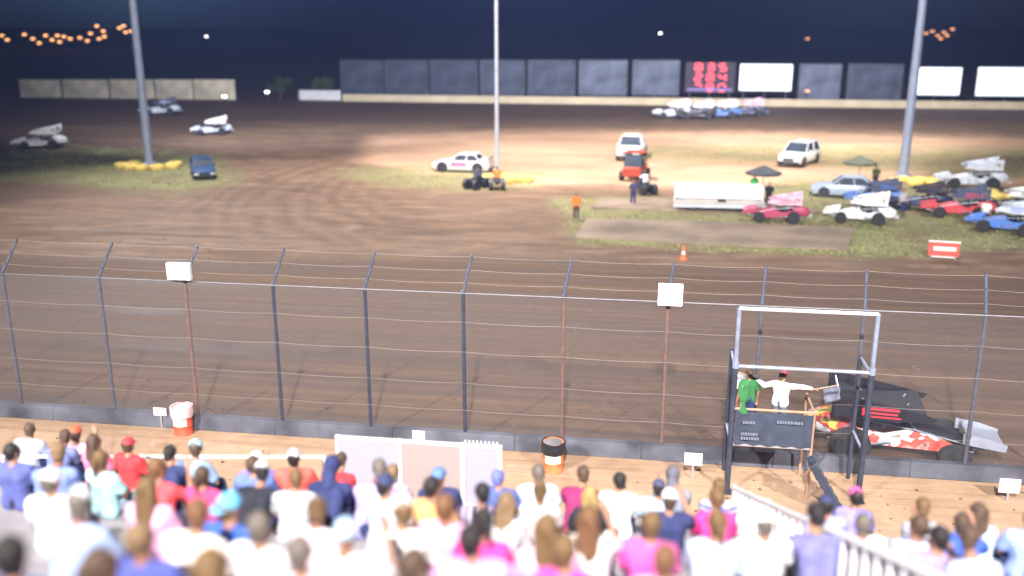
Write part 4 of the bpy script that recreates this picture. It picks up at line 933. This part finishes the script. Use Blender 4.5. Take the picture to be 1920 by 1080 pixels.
MB().box((-1.65, 0, 1.17), (1.8, 1.6, .04)).build('cargo_bed', DARK, pkt)
MB().tube((.9, .6, 1.2), (.7, .6, 2.6), .015).build('antenna', STEEL, pkt)
MB().box((0, 0, 1.95), (.3, 1.2, .12)).build('light_bar', mat('amber_bar', (.75, .72, .66), .3, 0, .1, 3), pkt, bevel=.03)
pkt.scale = (1.12,) * 3
s_ = car('suv', 'white sport utility vehicle alone on the right of the infield', 'car', G(1497, 308), R(-118), 4.7, 1.95, 1.8, WP, suv_st, (-2.15, -1.85, .25, 1.05, 1.1, 1.74), .3, .38); s_.scale = (1.12,) * 3
car('sedan', 'silver blue sedan parked beside the far right canopy', 'car', G(1585, 368), R(170), 4.6, 1.85, 1.45, paint('silver_blue', (.38, .46, .60)), sd_st, (-1.75, -1.0, .25, .95, .92, 1.38), .2, .33).scale = (1.05,) * 3
car('compact_car', 'dark blue car in the grass left of centre near the left pole', 'car', G(381, 330), R(-60), 4.0, 1.8, 1.5, paint('car_blue', (.025, .07, .18)), sd_st, (-1.9, -1.4, .25, .95, .92, 1.42), .2, .33)
t = car('race_car', 'low white and pink dirt stock car beside the centre pole', 'race car', G(868, 320), R(176), 4.7, 2.0, 1.45, paint('stock_white', (.8, .82, .84)), [(-2.35, 1.02, .86), (-2.2, 1.04, .94), (-1.1, 1.0, .97), (.7, .98, .97), (1.9, .82, .92), (2.3, .66, .84)], (-1.6, -1.2, .15, .8, .95, 1.38), .18, .38)
for s in (-1, 1): MB().box((.1, s * .985, .66), (1.3, .012, .32)).build('pink_stripe', mat('pink_stripe', (.75, .18, .40), .5, 0, .1, 4), t)
MB().box((-2.3, 0, 1.16), (.03, 1.8, .26), ry=R(-20)).build('spoiler', paint('stock_white', (.8, .82, .84)), t)
t.scale = (1.05,) * 3

def quad(label, px, py, rz, col, grp='quad bikes by the centre pole'):
    t = thing('quad_bike', label, 'quad bike', G(px, py), R(rz), grp)
    for x in (-.62, .62):
        for s in (-1, 1): wheel(t, x, s * .46, .34, .30, DARK, 18)
    m = MB(); m.box((0, 0, .48), (1.3, .34, .26)); m.box((.55, 0, .66), (.5, .55, .14)); m.box((-.6, 0, .66), (.5, .6, .10)); m.build('body', col, t, bevel=.05)
    for x in (-.62, .62):
        for s in (-1, 1): MB().lathe((x, s * .46, .34), [(.37, -.16), (.41, -.16), (.41, .16), (.37, .16)], 'Y', 16).build('fender', col, t)
    MB().box((-.12, 0, .78), (.75, .30, .12)).build('seat', DARK, t, bevel=.04)
    MB().path([(.40, -.38, .98), (.45, -.1, 1.02), (.45, .1, 1.02), (.40, .38, .98)], .02).tube((.45, 0, 1.02), (.6, 0, .6), .025).build('handlebar', DARK, t)
    m = MB()
    for k in range(5): m.tube((-.88 + .0, -.25 + k * .125, .76), (-.5, -.25 + k * .125, .76), .01)
    m.build('rack', DARK, t)
    return t
def rider(q, shirt, label, hair=('short', br_), hat=None):
    a = q.rotation_euler.z; off = Matrix.Rotation(a, 3, 'Z') @ Vector((-.15, 0, .80))
    return person(('sit', 'bars', .25, 0.0, False, True, False), q.location + off, a - math.pi / 2, label, shirt, NV, hair, SKIN, None, 1.0, hat)
q1_ = quad('black quad bike left of the centre pole base', 895, 352, 60, DARK); rider(q1_, (.08, .09, .12), 'person in a dark jacket riding the quad bike left of the pole')
q2_ = quad('black quad bike right of the centre pole base', 932, 353, 100, DARK); rider(q2_, (.82, .26, .06), 'person in an orange top riding the quad bike under the centre pole')
q3_ = quad('dark quad bike in front of the red utility buggy', 1208, 362, 115, DARK, 'quad bikes near the buggy'); rider(q3_, W_, 'person in a white shirt riding the quad bike by the red buggy')
# red utility buggy
ub = thing('utility_buggy', 'red utility buggy with dark windshield below the white pickup', 'buggy', G(1190, 336), R(-100))
for x in (-.95, .95):
    for s in (-1, 1): wheel(ub, x, s * .72, .36, .28, DARK, 18)
RB = paint('buggy_red', (.42, .07, .04))
MB().box((0, 0, .55), (2.7, 1.3, .35)).box((1.05, 0, .85), (.7, 1.2, .3)).build('body', RB, ub, bevel=.06)
m = MB()
for s in (-1, 1): m.path([(1.0, s * .6, .9), (.45, s * .58, 1.85), (-.65, s * .58, 1.85), (-.85, s * .6, .7)], .03)
m.build('roll_cage', DARK, ub); MB().box((-.1, 0, 1.90), (1.35, 1.35, .06)).build('roof', RB, ub, bevel=.02)
MB().box((.74, 0, 1.38), (.03, 1.12, .95), ry=R(-29)).build('windshield', GLASS, ub)
MB().box((-.15, 0, .85), (.5, 1.1, .2)).box((-.42, 0, 1.15), (.12, 1.1, .5)).build('seat', DARK, ub, bevel=.04); MB().box((-1.0, 0, .85), (.7, 1.25, .3)).build('cargo_box', RB, ub, bevel=.03)
ub.scale = (1.15,) * 3

# low white stage / trailer
g0, g1 = G(1262, 392), G(1432, 396); L = (g1 - g0).length; az = math.atan2(g1.y - g0.y, g1.x - g0.x)
t = thing('stage_trailer', 'long low white stage trailer on the infield pad', 'trailer', (g0 + g1) / 2, az)
MB().box((0, .1, .56), (L, 1.9, .10)).build('deck', mat('stage_deck', (.38, .36, .34), .8, 0, .15, 1), t, bevel=.02)
MB().box((0, -.87, .42), (L + .05, .04, .22)).build('skirt', mat('pale_skirt', (.50, .54, .64), .6, 0, .1, 2), t)
MB().box((0, .9, 1.14), (L * .97, .06, 1.05)).build('back_wall', WHITE, t, bevel=.02)
for s in (-1, 1): MB().box((s * L * .485, .5, 1.1), (.05, .8, .95)).build('end_wall', WHITE, t)
for x in (-L * .3, -L * .18, L * .18, L * .3): wheel(t, x, -.62, .25, .18, DARK, 16)
MB().box((L * .03, -.2, .70), (.5, .4, .18)).build('monitor_speaker', DARK, t, bevel=.02)

def canopy(px, py, label, col):
    g_ = G(px, py); t = thing('umbrella', label, 'umbrella', g_)
    MB().tube((0, 0, 0), (0, 0, 2.35), .025).box((0, 0, .04), (.5, .5, .08)).build('pole', DARK, t)
    m = MB(); N = 8; ring = [Vector((1.25 * math.cos(2 * math.pi * i / N), 1.25 * math.sin(2 * math.pi * i / N), 1.95)) for i in range(N)]; r2 = [Vector((.06 * math.cos(2 * math.pi * i / N), .06 * math.sin(2 * math.pi * i / N), 2.42)) for i in range(N)]
    r3 = [v - Vector((0, 0, .16)) for v in ring]; m.loft([r3, ring, r2], True); m.build('canopy', col, t, 0)
    m = MB()
    for v in ring: m.tube((0, 0, 2.1), v, .01, .01, 4)
    m.build('rib', DARK, t); return t
canopy(1428, 374, 'dark umbrella behind the right end of the white stage', mat('umbrella_dark', (.06, .065, .08), .8, 0, .2, 3))
canopy(1608, 352, 'dark olive umbrella behind the silver blue sedan', mat('umbrella_olive', (.09, .10, .07), .8, 0, .2, 3))
SK = ('stand', 'down', .06, 0.0, False, False, False)
def stand(px, py, rz, label, shirt, tr=NV, hair=('short', br_), hat=None, sc_=1.0, grp=None, key=SK, zz=0.0):
    g_ = G(px, py, zz)
    if zz == 0.0:
        for _ in range(4): g_ = G(px, py, gz(g_.x, g_.y))
    return person(key, g_, R(rz), label, shirt, tr, hair, SKIN, grp, sc_, hat)
stand(1080, 411, 200, 'person in a bright orange shirt and dark shorts alone left of the pad', (.90, .22, .05), (.08, .05, .05), sc_=1.0)
stand(1187, 383, 170, 'person in dark clothes standing on the pad below the red buggy', (.06, .07, .14), NV)
stand(1412, 372, 190, 'person in a bright green shirt left of the dark umbrella', (.05, .45, .12), BK)
stand(1440, 388, 170, 'person in black at the right end of the white stage', BK, BK)
stand(1660, 380, 170, 'person in a red shirt right of the silver blue sedan', (.55, .05, .05), NV)
stand(1640, 352, 180, 'person in a dark olive shirt behind the sedan', (.07, .09, .04), BK)
stand(1690, 402, 200, 'person in a grey shirt between the parked race cars', GY_, NV)
stand(1845, 425, 150, 'person in a white shirt between the right parked race cars', W_, NV)
FK = 'people standing at the far wall'
for px, py, col, lab in ((1058, 188, (.55, .75, .80), 'person in pale cyan at the far wall right of the centre pole'), (990, 189, (.40, .38, .44), 'person in grey at the far wall right of the centre pole'),
                         (805, 187, (.38, .36, .42), 'person in grey mauve at the far wall left of the centre pole'), (643, 184, (.45, .50, .16), 'person in yellow green beside the small white board'),
                         (1092, 190, (.22, .14, .13), 'person in brown at the far wall right of the cyan figure'), (1226, 192, (.62, .08, .12), 'person in red at the far wall below the dim boards'),
                         (850, 187, (.10, .05, .07), 'person in dark maroon at the far wall left of the centre pole')):
    stand(px, py, rnd.uniform(120, 240), lab, col, (.08, .08, .1), grp=FK, sc_=1.15, zz=.1)

# red and white board and cone
g_ = G(1767, 487); t = thing('track_sign', 'red board with white stripes standing at the track edge on the right', 'sign', g_, R(-8))
MB().box((0, 0, .58), (1.5, .05, .78)).build('board', mat('sign_red', (.62, .09, .07), .6, 0, .1, 4), t, bevel=.01)
MB().box((0, -.03, .98), (1.56, .02, .07)).box((.05, -.032, .60), (1.1, .012, .20)).box((0, -.03, .16), (1.1, .02, .06)).build('white_stripe', WHITE, t)
MB().box((-.6, .02, .1), (.05, .05, .2)).box((.6, .02, .1), (.05, .05, .2)).tube((-.55, .03, .8), (-.55, .55, 0), .02).tube((.55, .03, .8), (.55, .55, 0), .02).build('leg', ALU, t)
g_ = G(1281, 486); t = thing('traffic_cone', 'single orange cone on the dirt below the large pad', 'cone', g_)
MB().box((0, 0, .02), (.38, .38, .04)).lathe((0, 0, .04), [(.15, 0), (.035, .68), (.01, .69)]).build('cone_body', mat('cone_orange', (.85, .16, .05), .5, 0, .08, 4), t)
MB().lathe((0, 0, .04), [(.112, .25), (.087, .40), (.084, .40), (.10, .25)]).build('band', WHITE, t)

# light poles with tyre rings
def pole(px, py, label, r0, lamp_dirs, hgt=27, energy=None, col=STEEL):
    g_ = G(px, py); t = thing('light_pole', label, 'light pole', g_)
    MB().tube((0, 0, 0), (0, 0, hgt), r0, r0 * .6, 16).tube((0, 0, 0), (0, 0, .5), r0 * 1.6, r0 * 1.6, 14).build('pole', col, t)
    MB().box((0, 0, hgt), (4.2, .15, .15)).box((0, 0, hgt - 1.1), (4.2, .15, .15)).build('crossarm', STEEL, t)
    for k, x in enumerate((-1.8, -.9, 0, .9, 1.8)):
        for z in (hgt, hgt - 1.1):
            MB().lathe((x, -.25, z), [(.10, .20), (.20, .05), (.30, -.15), (.28, -.16)], 'Y', 14).build('lamp_housing', DARK, t)
    return g_, hgt
PC = mat('pole_steel_blue', (.27, .32, .45), .5, .1, .12, 2)
gA, hA = pole(281, 314, 'tall pale light pole on the left rising from a ring of yellow tyres', .38, [], col=PC)
gB, hB = pole(932, 340, 'slim pale light pole in the centre of the infield', .17, [], col=mat('pole_bright', (.52, .56, .66), .45, .2, .1, 2))
gC, hC = pole(1692, 338, 'tall pale light pole on the right behind the parked race cars', .38, [], col=PC)
YT = mat('yellow_tyre_paint', (.74, .58, .16), .6, 0, .18, 3, .2)
def tyre(g_, r, label, grp, k=0):
    o = MB().lathe((0, 0, 0), [(r * .52, .04), (r * .9, 0), (r, .10), (r, .32), (r * .9, .42), (r * .52, .38), (r * .50, .3), (r * .50, .1)], n=20).build('painted_tyre', YT, loc=g_, smooth=50)
    tag(o, label, 'tyre', grp); return o
for base, offs, gname, lab in ((gA, [(-2.3, -.5), (-1.2, -1.2), (0, -1.5), (1.3, -1.2), (2.3, -.4), (-1.9, .9), (1.9, .9)], 'yellow tyres round the left pole', 'yellow painted tyre lying in the ring at the foot of the left pole'),
                          (gB, [(.9, -.6), (1.5, .3), (2.3, -.1), (-.9, .6), (.4, .9)], 'yellow tyres round the centre pole', 'yellow painted tyre lying at the foot of the centre pole'),
                          (gC, [(-1.0, -1.9), (.4, -2.3), (1.8, -2.0), (-.2, -1.1), (1.1, -1.0), (2.3, -.9)], 'yellow tyres round the right pole', 'yellow painted tyre lying at the foot of the right pole')):
    for dx, dy in offs:
        q = base + Vector((dx, dy, 0)); q.z = gz(q.x, q.y); tyre(q, .62, lab, gname)
for k, (px, py) in enumerate(((1838, 374), (1868, 374), (1898, 376), (1853, 366))):
    tyre(G(px, py), .66, 'yellow painted tyre in the row behind the right parked race cars', 'yellow tyres at the far right')

# ------------------------------------------------------------------ far wall, boards, scoreboard
WY = 146.0
TANW = mat('tan_concrete', (.52, .45, .33), .9, 0, .12, .6, .3)
xa, xb = GY(560, 185, WY).x, GY(2050, 205, WY).x
m = MB(); x = xa
while x < xb:
    m.box((x + 1.83, WY, .1 + .55), (3.64, .4, 1.1)); x += 3.66
o = m.build('retaining_wall', TANW, bevel=.03); tag(o, 'long tan concrete wall on the far side of the back straight', 'wall')
def board(px0, px1, py0, py1, m_, label, cat='billboard', group=None, tilt=0, Y=WY + 3, frame=DARK, base=None):
    a = GY(px0, py1, Y); b = GY(px1, py0, Y); W2 = b.x - a.x; z1 = b.z; z0 = a.z if base is None else base
    t = thing('billboard', label, cat, ((a.x + b.x) / 2, Y, .1), 0, group); hh_ = z1 - z0
    MB().box((0, 0, (z0 + z1) / 2 - .1), (W2 - .2, .12, hh_ - .1)).build('panel', m_, t)
    fr = MB()
    for s in (-1, 1): fr.box((s * (W2 / 2 - .06), -.03, (z0 + z1) / 2 - .1), (.12, .2, hh_))
    fr.box((0, -.03, z1 - .1 - .0), (W2 - .26, .2, .12)); fr.box((0, -.03, z0 - .1), (W2 - .26, .2, .12)); fr.build('frame', frame, t)
    for s in (-.8, 0, .8): MB().box((s * W2 / 2, .2, (z1 - .1) / 2), (.22, .22, z1 - .1)).build('post', frame, t)
    return t
def dim(name, c_, sc_=.35): return mat(name, c_, .7, 0, .45, sc_)
D1 = dim('dim_board_blue', (.038, .047, .08), .5); D2 = dim('dim_board_slate', (.052, .064, .105), .5); D3 = dim('dim_board_pale', (.10, .12, .185), .4)
TB = dim('tan_board', (.68, .62, .48), .3); CR = mat('cream_frame', (.10, .11, .13), .8, 0, .2, 2)
for a_, b_ in ((40, 116), (118, 205), (207, 290), (292, 362), (364, 441)):
    board(a_, b_, 149, 192, TB, 'dim tan board in the row along the far left turn', group='tan boards along the left turn', Y=WY, frame=CR)
names = [(640, 718, D1, 'dim slate blue board first in the row, nearest the small white board'),
         (722, 803, D1, 'dim slate blue board second in the row, left of the centre pole'),
         (807, 896, D1, 'dim slate blue board third in the row, just left of the centre pole'),
         (900, 985, D2, 'dim slate blue board directly behind the centre pole'),
         (989, 1080, D2, 'dim slate blue board just right of the centre pole'),
         (1084, 1178, D3, 'pale slate board in the middle of the far row'),
         (1184, 1276, D3, 'pale slate board immediately left of the red scoreboard')]
for a_, b_, mm, lb in names: board(a_, b_, 113, 178, mm, lb)
board(1494, 1580, 120, 186, D3, 'pale slate board right of the bright white board'); board(1584, 1696, 120, 188, D2, 'slate board between the two bright white boards')
GLOWB = mat('glow_white_board', (.80, .88, 1.0), .5, 0, .03, .2, emit=1.05)  # plain white boards, their floodlit brightness put in as emission
board(1384, 1488, 120, 170, GLOWB, 'bright white board with added glow right of the red scoreboard', Y=WY + 3)
board(1704, 1806, 126, 178, GLOWB, 'bright white board with added glow left of the far right one', Y=WY + 3)
board(1826, 1950, 126, 180, GLOWB, 'bright white board with added glow cut by the right edge', Y=WY + 3)
for a_, b_ in ((1384, 1488), (1704, 1806), (1826, 1950)): pass
sb = board(1284, 1380, 118, 172, mat('scoreboard_black', (.03, .02, .045), .6, 0, .2, 1), 'black scoreboard with glowing red figures beside the white board', 'scoreboard')
sb.name = 'scoreboard'
pan = [c_ for c_ in sb.children if c_.name.startswith('panel')][0]
a = GY(1284, 172, WY + 2.9); b = GY(1380, 118, WY + 2.9); cx = (a.x + b.x) / 2
SEG = {'0': 'abcdef', '1': 'bc', '2': 'abged', '3': 'abgcd', '4': 'fgbc', '5': 'afgcd', '7': 'abc', '8': 'abcdefg'}
m = MB()
def digit(ch, x, z, w2, h2, th):
    P = {'a': (0, h2, w2, 0), 'g': (0, 0, w2, 0), 'd': (0, -h2, w2, 0), 'f': (-w2, h2 / 2, 0, h2 / 2), 'b': (w2, h2 / 2, 0, h2 / 2), 'e': (-w2, -h2 / 2, 0, h2 / 2), 'c': (w2, -h2 / 2, 0, h2 / 2)}
    for s in SEG[ch]:
        dx, dz, lx, lz = P[s]; m.box((x + dx, -.075, z + dz), (max(th, 2 * lx - th), .03, max(th, 2 * lz - th)))
for r_, row in enumerate(('8 3 5', '2 8 4', '7 8 0')):
    for k, ch in enumerate(row.replace(' ', '')): digit(ch, (-1.9 + k * 1.9) * .95, (a.z + b.z) / 2 - .1 + 1.55 - r_ * 1.55, .5, .52, .2)
m.build('figures', mat('red_led', (1.0, .06, .09), .5, 0, .1, 2, emit=3.0), pan)
m = MB(); m.box((0, -.08, a.z - .1 + .35), ((b.x - a.x) * .9, .03, .35)); m.build('strip', mat('violet_strip', (.20, .14, .42), .5, 0, .2, 1, emit=.25), pan)
board(561, 640, 169, 188, mat('small_white_board', (.62, .62, .68), .6, 0, .08, 1), 'low white board at the far wall left of the slate boards', Y=WY - 1)
# two bushes in the dark gap
def bush(px, py, sz, label, seed):
    g_ = GY(px, py, WY + 2); rnd_ = random.Random(seed); t = thing('tree', label, 'tree', (g_.x, WY + 2, .1))
    MB().tube((0, 0, 0), (.1, 0, sz * .6), .14, .07).tube((0, 0, sz * .35), (.6, .2, sz * .8), .07, .03).tube((0, 0, sz * .3), (-.6, -.1, sz * .8), .07, .03).build('trunk', mat('bark', (.10, .07, .05), .9, 0, .2, 4), t)
    m = MB()
    cl = [(rnd_.gauss(0, sz * .22), rnd_.gauss(0, sz * .2), sz * (.7 + rnd_.uniform(-.25, .3))) for _ in range(14)]
    for i in range(1500):
        c_ = cl[i % 14]; p_ = Vector((rnd_.gauss(c_[0], sz * .09), rnd_.gauss(c_[1], sz * .09), rnd_.gauss(c_[2], sz * .08))); u = Vector((rnd_.uniform(-1, 1), rnd_.uniform(-1, 1), rnd_.uniform(-1, 1))).normalized(); v = u.orthogonal().normalized(); s_ = .14
        m._add([p_, p_ + u * s_, p_ + u * s_ * .5 + v * s_ * .6], [(0, 1, 2)])
    put('crown', m.mesh('crown', 0, False), mat('foliage', (.06, .12, .035), .7, 0, .4, .8), t)
bush(526, 180, 3.4, 'small green tree in the dark gap left of the low white board', 1); bush(601, 178, 3.6, 'small green tree behind the low white board', 2)
# far lights
OR = mat('sodium_lamp', (1.0, .45, .16), .4, 0, .05, 3, emit=4); WL = mat('white_lamp', (.95, .95, 1.0), .4, 0, .05, 3, emit=8); DMO = mat('dim_amber_lamp', (1.0, .42, .18), .4, 0, .05, 3, emit=2.2)
def far_light(px, py, Y, r, m_, label, grp):
    q = GY(px, py, Y); t = thing('street_lamp', label, 'street lamp', (q.x, Y, 0), 0, grp)
    if q.z > 0: MB().tube((0, 0, 0), (0, 0, q.z), r * .22, r * .15, 6).build('lamp_post', DARK, t)
    MB().ell((0, -r * .3, q.z - r * .2), (r * 1.5, r, r * .6), 10, 6).build('lamp_head', m_, t)
L1 = [(4, 66), (14, 74), (46, 64), (62, 72), (74, 80), (86, 66), (98, 74), (112, 78), (120, 68), (132, 72), (150, 70), (164, 76), (170, 62), (186, 72), (196, 68), (182, 48), (194, 58), (224, 52), (236, 60), (246, 58), (232, 48), (108, 66)]
for px, py in L1: far_light(px, py, 420, .70, OR, 'warm orange lamp in the distant cluster at the upper left', 'distant orange lamps at the upper left')
for px, py in ((1722, 70), (1736, 62), (1748, 58), (1758, 66), (1770, 60), (1764, 72), (1786, 54), (1776, 66)): far_light(px, py, 420, .60, DMO, 'dim amber lamp in the distant cluster at the upper right', 'distant dim lamps at the upper right')
far_light(387, 68, 400, .45, WL, 'single pale distant lamp right of the left pole', None); far_light(1238, 62, 400, .45, WL, 'single pale distant lamp above the slate boards', None)
far_light(1514, 72, 400, .55, DMO, 'single dim distant lamp above the right slate board', None)
for px, py, lb in ((320, 184, 'glowing pale lamp on a short post just right of the left pole'), (421, 180, 'glowing white lamp on a short post near the end of the tan boards'), (501, 172, 'glowing white lamp on a short post in the dark gap')):
    far_light(px, py, 132, .24, WL, lb, None)
far_light(1514, 170, 147.5, .25, DMO, 'small amber lamp in front of the right slate board', None)

# ------------------------------------------------------------------ lighting
def spot(loc, tgt, W, size=90, col=(1, .97, .93), rad=.5, blend=.6, nm='floodlight'):
    d_ = bpy.data.lights.new(nm, 'SPOT'); d_.energy = W; d_.spot_size = R(size); d_.spot_blend = blend; d_.color = col; d_.shadow_soft_size = rad
    o = bpy.data.objects.new(nm, d_); C.objects.link(o); o.location = loc
    o.rotation_euler = (Vector(tgt) - Vector(loc)).to_track_quat('-Z', 'Y').to_euler(); return o
COOL = (.93, .95, 1.0)
for k, x in enumerate((-24, 0, 24)):
    t = thing('floodlight_mast', 'floodlight mast behind the top of the bleachers', 'light mast', (x, -14.5, 0), 0, 'floodlight masts behind the bleachers')
    MB().tube((0, 0, 0), (0, 0, 30.5), .25, .14, 12).build('mast', STEEL, t); MB().box((0, .1, 30.4), (3, .15, .15)).build('crossarm', STEEL, t)
    for dx in (-1.2, 0, 1.2): MB().lathe((dx, -.05, 30.2), [(.10, -.10), (.22, .0), (.32, .2), (.30, .22)], 'Y', 14).build('lamp_housing', DARK, t)
    spot((x, -14.0, 30.2), (x * .7, 46, 0), 195000, 76, (1.0, .93, .87), .45, 1.0)
spot(gB + Vector((0, -.6, 26)), (gB.x + 4, gB.y + 8, 0), 118000, 112, (1, .90, .84), .5, 1)
spot(gB + Vector((0, -.6, 26)), (gB.x - 2, gB.y - 38, 0), 60000, 105, (1, .95, .92), .5, 1)
spot(gC + Vector((-1, -.6, 26)), (gC.x - 8, gC.y + 6, 0), 72000, 95, (1, .95, .9), .5, 1)
spot(gC + Vector((-1, -.6, 26)), (gC.x - 10, gC.y - 30, 0), 30000, 100, (1, .96, .95), .5, 1)
spot(gA + Vector((1, -.6, 26)), (gA.x + 18, gA.y - 12, 0), 85000, 120, (1, .95, .92), .5, 1)
spot(gA + Vector((1, .6, 26)), (gA.x - 5, gA.y + 48, 0), 130000, 105, COOL, .5, 1)
spot(gB + Vector((0, .6, 26)), (gB.x + 5, gB.y + 62, 0), 110000, 100, (1, .97, .95), .5, 1)
spot(gC + Vector((-1, .6, 26)), (gC.x - 2, gC.y + 60, 0), 220000, 95, (1, .97, .93), .5, 1)

HAZE = 0.00034
hb = MB().box((0, 240, 19), (2200, 700, 44)); hz_ = hb.build('haze', None, None, 0); struct(hz_, 'stuff')
hm_ = bpy.data.materials.new('haze'); hm_.use_nodes = True; nt = hm_.node_tree; nt.nodes.clear()
pv = nt.nodes.new('ShaderNodeVolumePrincipled'); ou = nt.nodes.new('ShaderNodeOutputMaterial'); nt.links.new(pv.outputs[0], ou.inputs['Volume'])
pv.inputs['Color'].default_value = (.28, .42, 1, 1); pv.inputs['Density'].default_value = HAZE; hz_.data.materials.append(hm_)

# ------------------------------------------------------------------ render settings
sc.view_settings.view_transform = 'Standard'; sc.view_settings.look = 'None'; sc.view_settings.exposure = 0; sc.view_settings.gamma = 1
sc.render.engine = 'CYCLES'; sc.render.resolution_x = 1024; sc.render.resolution_y = 576
sc.cycles.use_denoising = True; sc.cycles.max_bounces = 4; sc.cycles.diffuse_bounces = 2; sc.cycles.glossy_bounces = 2
sc.cycles.sample_clamp_indirect = 3
